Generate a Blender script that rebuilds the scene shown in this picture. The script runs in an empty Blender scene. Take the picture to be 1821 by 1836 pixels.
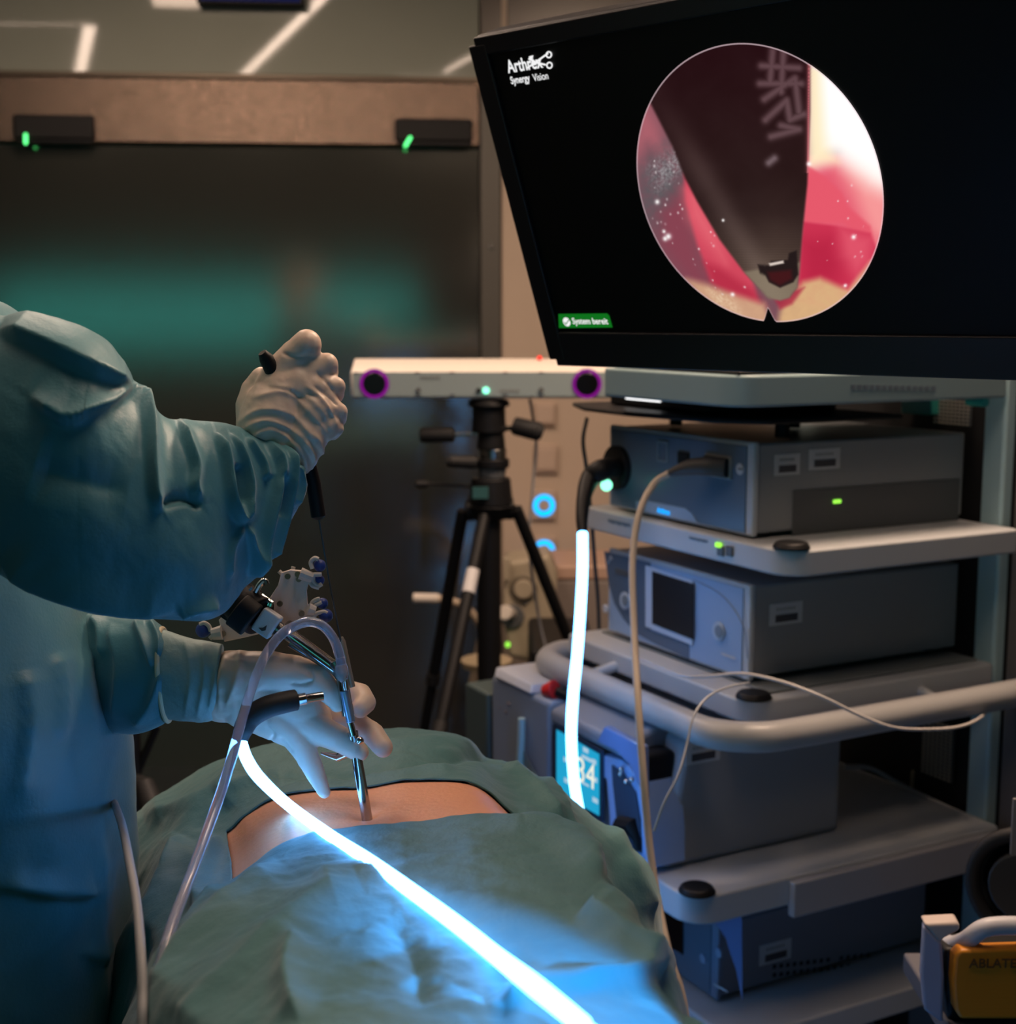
import bpy, bmesh, math, random
import numpy as np
from mathutils import Vector, Matrix
from mathutils.bvhtree import BVHTree
random.seed(7); rng = np.random.default_rng(7)
S = bpy.context.scene
COL = S.collection
PI = math.pi

# ------------------------------------------------------------------ camera, world, exposure, lights
F = 2500.0; CX = 910.5; CY = 918.0; CZ = 1.5; PT = math.radians(8)
cp, sp_ = math.cos(PT), math.sin(PT)
cam_d = bpy.data.cameras.new('camera'); cam = bpy.data.objects.new('camera', cam_d); COL.objects.link(cam)
cam.location = (0, 0, CZ); cam.rotation_euler = (PI/2 - PT, 0, 0)
cam_d.sensor_fit = 'HORIZONTAL'; cam_d.sensor_width = 36; cam_d.lens = F/1821*36
cam_d.clip_start = .02; cam_d.clip_end = 60
cam_d.dof.use_dof = True; cam_d.dof.focus_distance = 1.32; cam_d.dof.aperture_fstop = 6.3
S.camera = cam
S.view_settings.view_transform = 'Standard'; S.view_settings.look = 'None'
S.view_settings.exposure = 0.0; S.view_settings.gamma = 1; S.view_settings.use_curve_mapping = False
w = bpy.data.worlds.new('room_dim'); S.world = w; w.use_nodes = True
w.node_tree.nodes['Background'].inputs[0].default_value = (.5, .6, .6, 1)
w.node_tree.nodes['Background'].inputs[1].default_value = .0

def area(name, loc, target, size, col, power, sy=None):
    l = bpy.data.lights.new(name, 'AREA'); l.color = col; l.energy = power
    l.size = size
    if sy: l.shape = 'RECTANGLE'; l.size_y = sy
    o = bpy.data.objects.new(name, l); COL.objects.link(o); o.location = loc
    o.rotation_euler = (Vector(target) - Vector(loc)).to_track_quat('-Z', 'Y').to_euler()
    return o
area('ceiling_panel_light', (.75, 2.35, 2.76), (.75, 2.35, 0), .6, (1, .70, .50), 46)
area('ceiling_panel_light', (-.9, 3.3, 2.76), (-.9, 3.3, 0), .6, (1, .72, .54), 14)
area('ceiling_panel_light', (.25, 1.15, 2.76), (.25, 1.15, 0), .6, (1, .74, .58), 4.5)
area('wall_display_light', (-1.0, -2.52, 1.5), (-.9, 2, 1.4), 3.8, (.08, .80, .74), 3.2, .5)

sl = bpy.data.lights.new('added_drape_beam', 'SPOT'); sl.color = (.01, .36, 1); sl.energy = 150; sl.spot_size = math.radians(10.5); sl.spot_blend = .6; sl.shadow_soft_size = .012  # added spot that widens the cable's blue glow on the drape
so_ = bpy.data.objects.new('added_drape_beam', sl); COL.objects.link(so_); so_.location = (.52, .12, 1.42)
so_.rotation_euler = (Vector((.015, .785, 1.085)) - Vector(so_.location)).to_track_quat('-Z', 'Y').to_euler()

# ------------------------------------------------------------------ helpers
def P(px, py, D):                       # point on the view ray at camera depth D
    a = (px-CX)/F*D; b = (CY-py)/F*D
    return Vector((a, cp*D + b*sp_, CZ - sp_*D + b*cp))
def PY(px, py, Y):                      # point on the view ray on the vertical plane y = Y
    a = (px-CX)/F; b = (CY-py)/F
    dy = cp + b*sp_; dz = -sp_ + b*cp; t = Y/dy
    return Vector((a*t, Y, CZ + dz*t))
def ray(px, py):
    a = (px-CX)/F; b = (CY-py)/F
    return Vector((a, cp + b*sp_, -sp_ + b*cp)).normalized()
def proj(v):
    v = np.asarray(v, float); x = v[..., 0]; y = v[..., 1]; z = v[..., 2]-CZ
    d = y*cp - z*sp_; u = y*sp_ + z*cp
    return CX + F*x/d, CY - F*u/d
def plane_hit(px, py, P0, n):
    r = ray(px, py); c0 = Vector((0, 0, CZ)); P0 = Vector(P0); n = Vector(n)
    return c0 + r*((P0-c0).dot(n)/r.dot(n))

def mat(name, col, rough=.5, metal=0, bump=0, bs=40, var=0, vs=6, emit=None, es=0, trans=0, ior=1.45,
        coat=0, sss=0, spec=.5, sheen=0, stretch=None, alpha=1):
    m = bpy.data.materials.new(name); m.use_nodes = True; nt = m.node_tree; b = nt.nodes['Principled BSDF']
    b.inputs['Base Color'].default_value = (*col, 1); b.inputs['Roughness'].default_value = rough
    b.inputs['Metallic'].default_value = metal; b.inputs['Specular IOR Level'].default_value = spec
    b.inputs['IOR'].default_value = ior; b.inputs['Alpha'].default_value = alpha
    if trans: b.inputs['Transmission Weight'].default_value = trans
    if coat: b.inputs['Coat Weight'].default_value = coat; b.inputs['Coat Roughness'].default_value = .15
    if sss:
        b.inputs['Subsurface Weight'].default_value = sss; b.inputs['Subsurface Radius'].default_value = (.02, .008, .004)
        b.inputs['Subsurface Scale'].default_value = .5
    if sheen: b.inputs['Sheen Weight'].default_value = sheen
    if emit: b.inputs['Emission Color'].default_value = (*emit, 1); b.inputs['Emission Strength'].default_value = es
    tc = nt.nodes.new('ShaderNodeTexCoord'); mp = nt.nodes.new('ShaderNodeMapping')
    nt.links.new(tc.outputs['Object'], mp.inputs[0])
    if stretch: mp.inputs['Scale'].default_value = stretch
    n = nt.nodes.new('ShaderNodeTexNoise'); n.inputs['Scale'].default_value = vs; n.inputs['Detail'].default_value = 5
    nt.links.new(mp.outputs[0], n.inputs[0])
    v = var if var else .04
    mx = nt.nodes.new('ShaderNodeMixRGB'); mx.blend_type = 'MIX'
    mx.inputs[1].default_value = (*[c*(1-v) for c in col], 1); mx.inputs[2].default_value = (*[min(1, c*(1+v)) for c in col], 1)
    nt.links.new(n.outputs[0], mx.inputs[0]); nt.links.new(mx.outputs[0], b.inputs['Base Color'])
    if bump:
        n2 = nt.nodes.new('ShaderNodeTexNoise'); n2.inputs['Scale'].default_value = bs; n2.inputs['Detail'].default_value = 6
        nt.links.new(mp.outputs[0], n2.inputs[0])
        bp = nt.nodes.new('ShaderNodeBump'); bp.inputs['Strength'].default_value = 1; bp.inputs['Distance'].default_value = bump
        nt.links.new(n2.outputs[0], bp.inputs['Height']); nt.links.new(bp.outputs[0], b.inputs['Normal'])
    return m
def emat(name, col, s):
    m = bpy.data.materials.new(name); m.use_nodes = True; nt = m.node_tree
    for n in list(nt.nodes):
        if n.type != 'OUTPUT_MATERIAL': nt.nodes.remove(n)
    e = nt.nodes.new('ShaderNodeEmission'); e.inputs[0].default_value = (*col, 1); e.inputs[1].default_value = s
    nt.links.new(e.outputs[0], nt.nodes['Material Output'].inputs[0]); return m

def tag(o, label=None, cat=None, group=None, kind=None):
    if label: o['label'] = label
    if cat: o['category'] = cat
    if group: o['group'] = group
    if kind: o['kind'] = kind
    return o
def thing(name, label, cat, loc=(0, 0, 0), group=None):
    o = bpy.data.objects.new(name, None); COL.objects.link(o); o.location = loc; o.empty_display_size = .05
    return tag(o, label, cat, group)
def wloc(o):
    v = Vector(o.location)
    while o.parent: o = o.parent; v = v + Vector(o.location)
    return v
def link(name, me, m, parent=None, smooth=True, bevel=0, ang=35):
    o = bpy.data.objects.new(name, me); COL.objects.link(o)
    if m: me.materials.clear(); me.materials.append(m)
    if smooth:
        me.polygons.foreach_set('use_smooth', [True]*len(me.polygons))
        try: me.set_sharp_from_angle(angle=math.radians(ang))
        except Exception: pass
    if parent: o.parent = parent; o.location = -wloc(parent)
    if bevel:
        b = o.modifiers.new('bevel', 'BEVEL'); b.width = bevel; b.segments = 3; b.limit_method = 'ANGLE'; b.angle_limit = math.radians(40)
    return o

class MB:
    def __init__(s, fr=None): s.v = []; s.f = []; s.fr = fr
    def t(s, p):
        if s.fr is None: return Vector(p)
        return s.fr(p)
    def add(s, vs, fs):
        n = len(s.v); s.v += [s.t(p) for p in vs]; s.f += [[i+n for i in f] for f in fs]; return s
    def box(s, x0, x1, y0, y1, z0, z1):
        return s.add([(x0,y0,z0),(x1,y0,z0),(x1,y1,z0),(x0,y1,z0),(x0,y0,z1),(x1,y0,z1),(x1,y1,z1),(x0,y1,z1)],
                     [[3,2,1,0],[4,5,6,7],[0,1,5,4],[1,2,6,5],[2,3,7,6],[3,0,4,7]])
    def prism(s, pts, off):                 # polygon of points extruded by vector off
        n = len(pts); pts = [Vector(p) for p in pts]; off = Vector(off)
        fs = [list(range(n))[::-1], [n+i for i in range(n)]] + [[i, (i+1)%n, n+(i+1)%n, n+i] for i in range(n)]
        return s.add(pts + [p+off for p in pts], fs)
    def tube(s, pts, r, n=12, cap=True, ell=None):
        pts = [Vector(p) for p in pts]; m = len(pts)
        rs = r if hasattr(r, '__len__') else [r]*m
        T = [(pts[min(i+1, m-1)] - pts[max(i-1, 0)]).normalized() for i in range(m)]
        up = Vector((0, 0, 1)) if abs(T[0].z) < .9 else Vector((1, 0, 0))
        N = (up - T[0]*up.dot(T[0])).normalized(); vs = []
        for i in range(m):
            N = (N - T[i]*N.dot(T[i])).normalized(); B = T[i].cross(N)
            for k in range(n):
                a = 2*PI*k/n; vs.append(pts[i] + (N*math.cos(a) + B*math.sin(a))*rs[i])
        fs = [[i*n+k, i*n+(k+1)%n, (i+1)*n+(k+1)%n, (i+1)*n+k] for i in range(m-1) for k in range(n)]
        if cap: fs += [list(range(n))[::-1], [(m-1)*n+k for k in range(n)]]
        return s.add(vs, fs)
    def cyl(s, a, b, r, r2=None, n=24): return s.tube([a, b], [r, r if r2 is None else r2], n)
    def sphere(s, c, r, n=16, m=10, sc=(1, 1, 1)):
        c = Vector(c); vs = [c+Vector((0, 0, r*sc[2]))]
        for j in range(1, m):
            th = PI*j/m
            for k in range(n):
                a = 2*PI*k/n; vs.append(c+Vector((r*sc[0]*math.sin(th)*math.cos(a), r*sc[1]*math.sin(th)*math.sin(a), r*sc[2]*math.cos(th))))
        vs.append(c-Vector((0, 0, r*sc[2]))); L = len(vs)-1
        fs = [[0, 1+k, 1+(k+1)%n] for k in range(n)]
        fs += [[1+j*n+k, 1+(j+1)*n+k, 1+(j+1)*n+(k+1)%n, 1+j*n+(k+1)%n] for j in range(m-2) for k in range(n)]
        fs += [[L, 1+(m-2)*n+(k+1)%n, 1+(m-2)*n+k] for k in range(n)]
        return s.add(vs, fs)
    def cap(s, p0, r0, p1, r1):
        p0 = Vector(p0); p1 = Vector(p1); L = (p1-p0).length
        s.sphere(p0, r0, 14, 9); s.sphere(p1, r1, 14, 9)
        if L > 1e-5: s.tube([p0, p1], [r0*.995, r1*.995], 16)
        return s
    def chain(s, pts):
        for (a, ra), (b, rb) in zip(pts, pts[1:]): s.cap(a, ra, b, rb)
        return s
    def disc(s, c, nrm, r, th, n=32): c = Vector(c); nrm = Vector(nrm).normalized(); return s.cyl(c, c+nrm*th, r, n=n)
    def mesh(s, name='m'):
        me = bpy.data.meshes.new(name); me.from_pydata([tuple(v) for v in s.v], [], s.f); me.update()
        bm = bmesh.new(); bm.from_mesh(me); bmesh.ops.recalc_face_normals(bm, faces=bm.faces); bm.to_mesh(me); bm.free()
        return me
    def build(s, name, m, parent=None, bevel=0, smooth=True, ang=35):
        return link(name, s.mesh(name), m, parent, smooth, bevel, ang)

def spline(pts, n=12):
    pts = [Vector(p) for p in pts]; out = []
    q = [2*pts[0]-pts[1]] + pts + [2*pts[-1]-pts[-2]]
    for i in range(1, len(q)-2):
        for k in range(n):
            t = k/n; a, b, c, d = q[i-1], q[i], q[i+1], q[i+2]
            out.append(.5*((2*b)+(c-a)*t+(2*a-5*b+4*c-d)*t*t+(-a+3*b-3*c+d)*t**3))
    out.append(pts[-1]); return out
def lerp_list(vals, n):
    out = []
    for a, b in zip(vals, vals[1:]): out += [a+(b-a)*k/n for k in range(n)]
    return out+[vals[-1]]

def remeshed(mb, voxel, smooth=4, factor=.5):   # one continuous skin around the joined shapes
    me = mb.mesh('tmp'); o = bpy.data.objects.new('tmp', me); COL.objects.link(o)
    r = o.modifiers.new('r', 'REMESH'); r.mode = 'VOXEL'; r.voxel_size = voxel
    sm = o.modifiers.new('s', 'SMOOTH'); sm.factor = factor; sm.iterations = smooth
    dg = bpy.context.evaluated_depsgraph_get(); me2 = bpy.data.meshes.new_from_object(o.evaluated_get(dg))
    bpy.data.objects.remove(o); bpy.data.meshes.remove(me); return me2
def co(me):
    a = np.empty(len(me.vertices)*3); me.vertices.foreach_get('co', a); return a.reshape(-1, 3)
def no(me):
    return np.array([v.normal[:] for v in me.vertices])
def setco(me, a): me.vertices.foreach_set('co', a.ravel()); me.update()

def seg_dist(x, y, pl):                 # distance and signed side to a polyline
    best = np.full(x.shape, 1e9); side = np.zeros(x.shape); tt = np.zeros(x.shape); n = len(pl)-1
    for i, ((x0, y0), (x1, y1)) in enumerate(zip(pl, pl[1:])):
        dx, dy = x1-x0, y1-y0; L = dx*dx+dy*dy
        t = np.clip(((x-x0)*dx+(y-y0)*dy)/L, 0, 1); ex = x-x0-t*dx; ey = y-y0-t*dy
        d = np.hypot(ex, ey); k = d < best
        best = np.where(k, d, best); side = np.where(k, np.sign(dx*ey-dy*ex), side); tt = np.where(k, (i+t)/n, tt)
    return best, side, tt
def smooth_pl(pl, n=6): return [(p.x, p.y) for p in spline([(a, b, 0) for a, b in pl], n)]
def crease_amount(V, creases):          # fold heights: ridge, steep on one side and shallow on the other
    x, y = proj(V); h = np.zeros(len(V))
    for pl, amp, wn, wf in creases:
        d, sd, t = seg_dist(x, y, smooth_pl(pl))
        wid = np.where(sd > 0, wn, wf); fade = np.clip(np.minimum(t, 1-t)*6+.12, 0, 1)
        h += amp*fade*np.exp(-(d/wid)**1.35)
    return h
def text_mesh(name, s, size, origin, ex, ey, m, parent, depth=.0004, align='LEFT', bold=0, sx=1):
    c = bpy.data.curves.new('t', 'FONT'); c.body = s; c.size = size; c.extrude = depth; c.align_x = align; c.offset = bold
    o = bpy.data.objects.new('t', c); COL.objects.link(o)
    dg = bpy.context.evaluated_depsgraph_get(); me = bpy.data.meshes.new_from_object(o.evaluated_get(dg))
    bpy.data.objects.remove(o)
    ex = Vector(ex).normalized(); ey = Vector(ey).normalized(); ez = ex.cross(ey); O = Vector(origin)
    for v in me.vertices: v.co = O + ex*v.co.x*sx + ey*v.co.y + ez*v.co.z
    return link(name, me, m, parent, smooth=False)

# ------------------------------------------------------------------ materials
DRAPE = mat('teal_drape', (.058, .185, .195), .62, bump=.0004, bs=300, var=.10, vs=9, sheen=.25)
GOWN = mat('blue_green_gown', (.065, .225, .27), .45, bump=.0003, bs=300, var=.08, vs=7, sheen=.25)
CUFFGOWN = mat('knit_under_glove', (.30, .42, .40), .5, bump=.001, bs=120, var=.15, vs=14)
GLOVE = mat('latex_glove', (.72, .56, .45), .42, bump=.0003, bs=90, var=.05, vs=20, sss=.12)
CUFFEDGE = mat('rolled_latex', (.66, .55, .36), .45, bump=.0004, bs=150, var=.1)
SKIN = mat('skin', (.80, .37, .22), .5, bump=.0005, bs=160, var=.06, vs=12, sss=.2)
STEEL = mat('polished_steel', (.62, .60, .57), .16, 1, var=.05)
STEELD = mat('dark_steel', (.30, .29, .28), .25, 1, var=.05)
BLACKP = mat('black_plastic', (.007, .007, .008), .5, bump=.0002, bs=300, spec=.3)
BLACKM = mat('matt_black', (.008, .008, .009), .7)
RUBBER = mat('black_rubber', (.012, .012, .013), .6)
WHITEP = mat('white_plastic', (.70, .64, .57), .35, var=.03)
GREYW = mat('cart_grey', (.50, .52, .54), .4, var=.03)
GREYM = mat('device_grey', (.27, .28, .29), .45, bump=.0001, bs=400, var=.04)
GREYD = mat('device_dark_grey', (.10, .105, .11), .5, var=.05)
FACEB = mat('slate_blue_face', (.13, .18, .24), .35, var=.04)
FACEL = mat('light_blue_face', (.30, .42, .60), .35, var=.04)
DARKGLASS = mat('dark_glass', (.004, .004, .005), .12, spec=.6)
SCRM = mat('screen_black', (.002, .002, .002), .45, spec=.25)
BEIGEC = mat('beige_cable', (.50, .41, .32), .5)
GREYC = mat('grey_cable', (.33, .33, .34), .5)
LAB = mat('label_white', (.55, .56, .58), .5)
INK = mat('dark_print', (.06, .06, .07), .6)
GREEN = emat('green_led', (.12, 1, .25), 2.2)
GREENY = emat('yellow_green_led', (.35, 1, .08), 1.3)
REDL = emat('red_led', (1, .03, .02), 2)
BLUEL = emat('blue_led_ring', (.0, .42, 1), 1.9)
CYANL = emat('mint_led', (.25, 1, .62), 2.2)
PURPLE = emat('purple_led', (.42, .01, .45), .9)
WHITEL = emat('white_glow', (1, 1, 1), 2)
CABLE = emat('light_guide_glow', (.12, .42, 1), 11)
CLEAR = mat('clear_tubing', (.80, .80, .98), .10, trans=.78, ior=1.16, spec=1.0, coat=1)

# ------------------------------------------------------------------ room shell
WN = Vector((.0857, -.9963, 0)); WT = Vector((.9963, .0857, 0)); W0 = Vector((0, 4.6, 0))   # back wall: turned a little
def wallp(px, py, off=0): 
    return plane_hit(px, py, W0 + WN*off, WN)
def WF(p): return W0 + WT*p[0] + WN*p[1] + Vector((0, 0, p[2]))      # (along, out, up)
def wu(px, py, off=0):
    h = wallp(px, py, off) - W0; return h.dot(WT), h.z
def struct(name, mb, m, label=None, parent=None, **k):
    o = mb.build(name, m, parent, **k)
    if parent is None: tag(o, label, None, None, 'structure')
    return o
PANEL = mat('grey_glass_panel', (.27, .29, .25), .045, spec=.62, var=.04)
BAND = mat('brushed_steel', (.22, .16, .125), .2, .85, bump=.0006, bs=30, stretch=(1, 1, 60), var=.05)
DOORM = mat('dark_brushed_door', (.27, .27, .24), .12, .92, bump=.00003, bs=22, stretch=(1, 1, 60), var=.08)
FRAMEM = mat('door_frame_grey', (.10, .095, .085), .45, .3, var=.05)
WALLB = mat('beige_wall', (.54, .43, .34), .7, bump=.0004, bs=80, var=.04)
FLOORM = mat('blue_grey_vinyl', (.022, .022, .024), .35, bump=.0002, bs=60, var=.15, vs=20)
CEILM = mat('ceiling_white', (.22, .21, .19), .8, var=.04)
WALLG = mat('side_wall_grey', (.14, .14, .13), .7, var=.04)
struct('floor', MB().box(-3.6, 3.4, -2.7, 5.4, -.1, 0), FLOORM, 'dark blue grey vinyl floor of the operating room')
struct('ceiling', MB().box(-3.6, 3.4, -2.7, 5.4, 2.8, 2.9), CEILM, 'plain white ceiling above the operating room')
struct('wall_left', MB().box(-3.7, -3.5, -2.7, 5.4, 0, 2.8), WALLG, 'grey side wall on the left of the room')
struct('wall_right', MB().box(3.3, 3.5, -2.7, 5.4, 0, 2.8), WALLG, 'grey side wall on the right of the room')
struct('wall_rear', MB().box(-3.6, 3.4, -2.8, -2.6, 0, 2.8), WALLG, 'grey wall behind the photographer')
ux0, z130 = wu(0, 130); uxR, _ = wu(858, 135); _, z255 = wu(400, 257); uF, _ = wu(899, 400); _, z120 = wu(400, 125); _, z140 = wu(400, 143)
struct('wall_back', MB(WF).box(uF, 3.4, -.12, 0, 0, 2.8).box(-3.6, uF, -.2, -.06, 0, 2.8), WALLB, 'beige back wall beside the steel door')
g = MB(WF).box(-3.6, uxR, -.06, .0, z130+.005, 2.8).build('window_1', PANEL); tag(g, 'grey glossy glass panel above the steel door header', None, None, 'structure')
MB(WF).box(uxR+.006, wu(904, 30)[0], -.06, -.004, z130, 2.8).build('wall_panel', mat('tan_panel', (.10, .085, .07), .25), g, bevel=.003)
MB(WF).box(wu(909, 30)[0], 1.9, -.06, .012, wu(900, 118)[1], 2.8).build('wall_panel', mat('tan_panel', (.10, .085, .07), .25), g, bevel=.003)
struct('trim_1', MB(WF).box(-3.6, uxR+.004, -.02, .022, z140, z130+.004), mat('edge_trim', (.16, .13, .10), .35, .6), 'narrow metal ledge along the bottom of the glass panel', bevel=.004)
d = MB(WF).box(-3.6, uxR, -.06, -.008, 0, z255-.012).build('door_1', DOORM); tag(d, 'wide dark brushed steel sliding door under the steel header', None, None, 'structure')
MB(WF).box(-3.6, uxR, -.06, .012, z255, z140).build('door_header', BAND, d, bevel=.002)
MB(WF).box(uxR+.004, wu(897, 400)[0], -.06, .014, 0, z140-.002).build('door_frame', FRAMEM, d, bevel=.004)
c = WF((wu(880, 443)[0], .014, wu(880, 443)[1])); MB().disc(c, WN, .009, .005, 16).build('screw', STEELD, d, bevel=.001)
for px0, px1, py0, py1, lx, ly, dx, lab in ((22, 168, 204, 250, 46, 249, 0, 'black door sensor box with green light near the left frame edge'),
                                         (708, 847, 211, 254, 731, 254, 6, 'black door sensor box with green light, right end of the steel header')):
    u0, zt = wu(px0, py0, .05); u1, zb = wu(px1, py1, .05)
    t = thing('door_sensor', lab, 'sensor', WF(((u0+u1)/2, .012, zb)), 'door sensors on the steel header')
    MB(WF).box(u0, u1, .0125, .05, zb, zt).build('housing', BLACKM, t, bevel=.008)
    MB(WF).box(u0+.01, u1-.004, .02, .048, zb-.012, zb-.0005).build('lens_strip', BLACKP, t, bevel=.002)
    a, za = wu(lx-dx*.7, ly+7, .052); b, zb2 = wu(lx+dx*.7, ly-7, .052)
    MB().cap(WF((a, .052, za)), .0055, WF((b, .052, zb2)), .0055).build('indicator_light', GREEN, t)
# dark display box cut by the top edge of the picture
u0, zb = wu(352, 5, .06); u1, _ = wu(545, 5, .06)
t = thing('wall_display', 'dark bluish display box at the very top left of the picture', 'display', WF((u0, .0, zb)))
MB(WF).box(u0, u1, .001, .06, zb, zb+.16).build('housing', BLACKP, t, bevel=.004)
MB(WF).box(u0+.012, u1-.012, .06, .062, zb+.008, zb+.15).build('screen', emat('deep_blue_screen', (.01, .015, .09), .6), t)

# ceiling light strips: real lamps in the ceiling that the glossy panel mirrors
def ceil_from(px, py):
    h = wallp(px, py); r = ray(px, py); rr = r - WN*2*r.dot(WN); t = (2.795-h.z)/rr.z
    return h + rr*t
STRIPM = emat('ceiling_strip_glow', (1, .74, .58), 23)
strips = [((432, 140), (592, -18), .052, 'long warm light strip in the ceiling running away at a slant'),
          ((141, 140), (161, 48), .055, 'short warm light strip in the ceiling on the left'),
          ((-60, 42), (166, 44), .012, 'thin warm light strip across the ceiling on the left'),
          ((780, 138), (870, 88), .03, 'short warm light strip in the ceiling towards the middle')]
for a, b, wd, lab in strips:
    A = ceil_from(*a); B = ceil_from(*b); dv = (B-A).normalized(); sd = Vector((-dv.y, dv.x, 0))*wd/2; up = Vector((0, 0, .004))
    t = thing('ceiling_light_strip', lab, 'light', A, 'light strips in the ceiling')
    e = sd*1.25; u2 = Vector((0, 0, .004))
    MB().prism([A-sd, A+sd, B+sd, B-sd], (0, 0, .003)).build('diffuser', STRIPM, t)
    for s in (-1, 1): MB().prism([A+sd*s, A+e*s, B+e*s, B+sd*s], (0, 0, .0045)).build('frame', GREYW, t)
# lamp housings of the ceiling panels, and the teal lit display on the rear wall that the door mirrors
for x, y, lab in ((.75, 2.35, 'square ceiling lamp above the equipment cart'), (-.9, 3.3, 'square ceiling lamp near the steel door'), (.25, 1.15, 'square ceiling lamp above the foot of the operating table')):
    t = thing('ceiling_lamp', lab, 'light', (x, y, 2.78))
    m = MB()
    for s in (-1, 1): m.box(x+s*.32-.015, x+s*.32+.015, y-.335, y+.335, 2.765, 2.7995); m.box(x-.304, x+.304, y+s*.32-.015, y+s*.32+.015, 2.765, 2.7995)
    m.build('frame', GREYW, t)
    MB().box(x-.30, x+.30, y-.30, y+.30, 2.785, 2.79).build('diffuser', emat('lamp_diffuser', (1, .75, .58), 4), t)
t = thing('wall_light_panel', 'long teal lit panel on the rear wall behind the photographer', 'light', (-1.0, -2.59, 1.2))
m = MB()
for s in (-1, 1): m.box(-1.0+s*1.94-.02, -1.0+s*1.94+.02, -2.599, -2.53, 1.2, 1.8); m.box(-2.92, .92, -2.599, -2.53, 1.5+s*.28-.02, 1.5+s*.28+.02)
t['label'] = 'long teal lit panel on the rear wall behind the photographer'
m.build('frame', GREYD, t)
MB().box(-2.90, .90, -2.56, -2.55, 1.24, 1.76).build('lit_panel', emat('teal_panel', (.08, .80, .74), .2), t)

t = thing('added_drape_lamp', 'added unseen blue white lamp on a stand, widening the glow on the drape', 'lamp', (.60, .06, 0))  # added lamp body, out of view, to carry the blue spot
hd = (Vector((.015, .785, 1.085)) - Vector((.52, .12, 1.42))).normalized(); h0 = Vector((.52, .12, 1.42))
MB().tube([h0-hd*.10, h0-hd*.09, h0-hd*.004], [.02, .035, .045], 28, cap=False).build('lamp_shade', GREYD, t)
MB().disc(h0-hd*.06, -hd, .022, .004, 20).build('bulb_plate', emat('bulb_blue', (.1, .5, 1), 6), t)
MB().tube([h0-hd*.10, Vector((.60, .06, 1.40)), Vector((.60, .06, .02))], .012).build('stand', GREYW, t)
MB().cyl((.60, .06, .001), (.60, .06, .03), .15).build('base', GREYW, t, bevel=.005)

# switch plates on the beige wall
def plate(px, py, hw, hh, ring, lab):
    u, z = wu(px, py); s = 1
    hwm = abs(wu(px+hw, py)[0]-u); hhm = abs(wu(px, py+hh)[1]-z)
    t = thing('wall_switch', lab, 'switch', WF((u, 0, z)), 'switch plates on the beige wall')
    MB(WF).box(u-hwm, u+hwm, .0005, .016, z-hhm, z+hhm).build('plate', mat('switch_plate', (.50, .38, .30), .45), t, bevel=.005)
    if not ring:
        MB(WF).box(u-hwm*.75, u+hwm*.75, .0162, .022, z-hhm*.75, z+hhm*.75).build('rocker', mat('switch_rocker', (.54, .42, .34), .4), t, bevel=.004)
    else:
        m = MB(WF); n = 40; R = .0285; r = .008; vs = []; fs = []
        for i in range(n):
            a = 2*PI*i/n
            for k in range(8):
                b = 2*PI*k/8; q = R + r*math.cos(b); vs.append((u+q*math.cos(a), .019+r*.7*math.sin(b), z+q*math.sin(a)))
        fs = [[i*8+k, ((i+1)%n)*8+k, ((i+1)%n)*8+(k+1)%8, i*8+(k+1)%8] for i in range(n) for k in range(8)]
        m.add(vs, fs).build('light_ring', BLUEL, t)
        MB().disc(WF((u, .0162, z)), WN, .017, .004).build('push_button', mat('switch_rocker', (.54, .42, .34), .4), t, bevel=.001)
plate(976, 742, 20, 22, 0, 'plain beige wall switch, topmost in the column beside the tripod')
plate(978, 822, 22, 26, 0, 'plain beige wall switch, second from the top in the column')
plate(974, 905, 22, 26, 1, 'wall switch with a full glowing blue ring')
plate(974, 986, 22, 24, 1, 'wall switch whose blue ring shows only its upper arc')

# ------------------------------------------------------------------ background apparatus against the beige wall
t = thing('anaesthesia_machine', 'beige medical machine with round dials on the floor behind the tripod', 'machine', (.0, 4.25, 0))
BEIGE = mat('beige_machine', (.40, .34, .25), .45, var=.05)
PINKB = mat('pinkish_top', (.52, .35, .27), .45)
YB = 4.3
def yb(px, py, Y=YB): return PY(px, py, Y)
def polyY(pl, Y): return [PY(a, b, Y) for a, b in pl]
MB().prism([PY(905, 1010, 4.0), PY(985, 995, 4.0), PY(1000, 1030, 4.0), PY(985, 1195, 4.0), PY(912, 1178, 4.0), PY(900, 1100, 4.0)], (.0, .2, 0)).build('front_housing', BEIGE, t, bevel=.012)
a = PY(975, 1022, 4.15); b = PY(1120, 1200, 4.15)
MB().box(a.x, b.x, 4.205, 4.5, .02, PY(975, 985, 4.5).z-.0465).build('cabinet', mat('grey_cabinet', (.26, .22, .20), .5), t, bevel=.008)
a = PY(945, 985, 4.1); b = PY(1120, 1021, 4.1)
zt_ = PY(975, 985, 4.5).z; MB().box(a.x, b.x, 4.201, 4.5, zt_-.046, zt_).build('worktop', PINKB, t, bevel=.008)
def dial(px, py, rx, m, nm, dep=.02, Y=3.998):
    c = PY(px, py, Y); MB().disc(c, (0, -1, .0), rx, dep).build(nm, m, t, bevel=.004)
dial(938, 1055, .040, mat('dial_dark', (.15, .125, .09), .5), 'dial', .008)
dial(938, 1055, .028, BEIGE, 'dial_knob', .02)
dial(918, 1105, .036, GREYD, 'socket', .008)
dial(941, 1080, .008, GREYD, 'screw', .006)
MB().tube([PY(917, 1100, 3.985), PY(905, 1098, 3.93)], [.016, .022], 16).build('pull_handle', WHITEP, t, bevel=.003)
MB().box(PY(902, 1000, 3.9).x, PY(914, 1000, 3.9).x, 3.97, 3.998, PY(900, 1050, 3.9).z, PY(900, 1008, 3.9).z).build('valve', BEIGE, t, bevel=.004)
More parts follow.
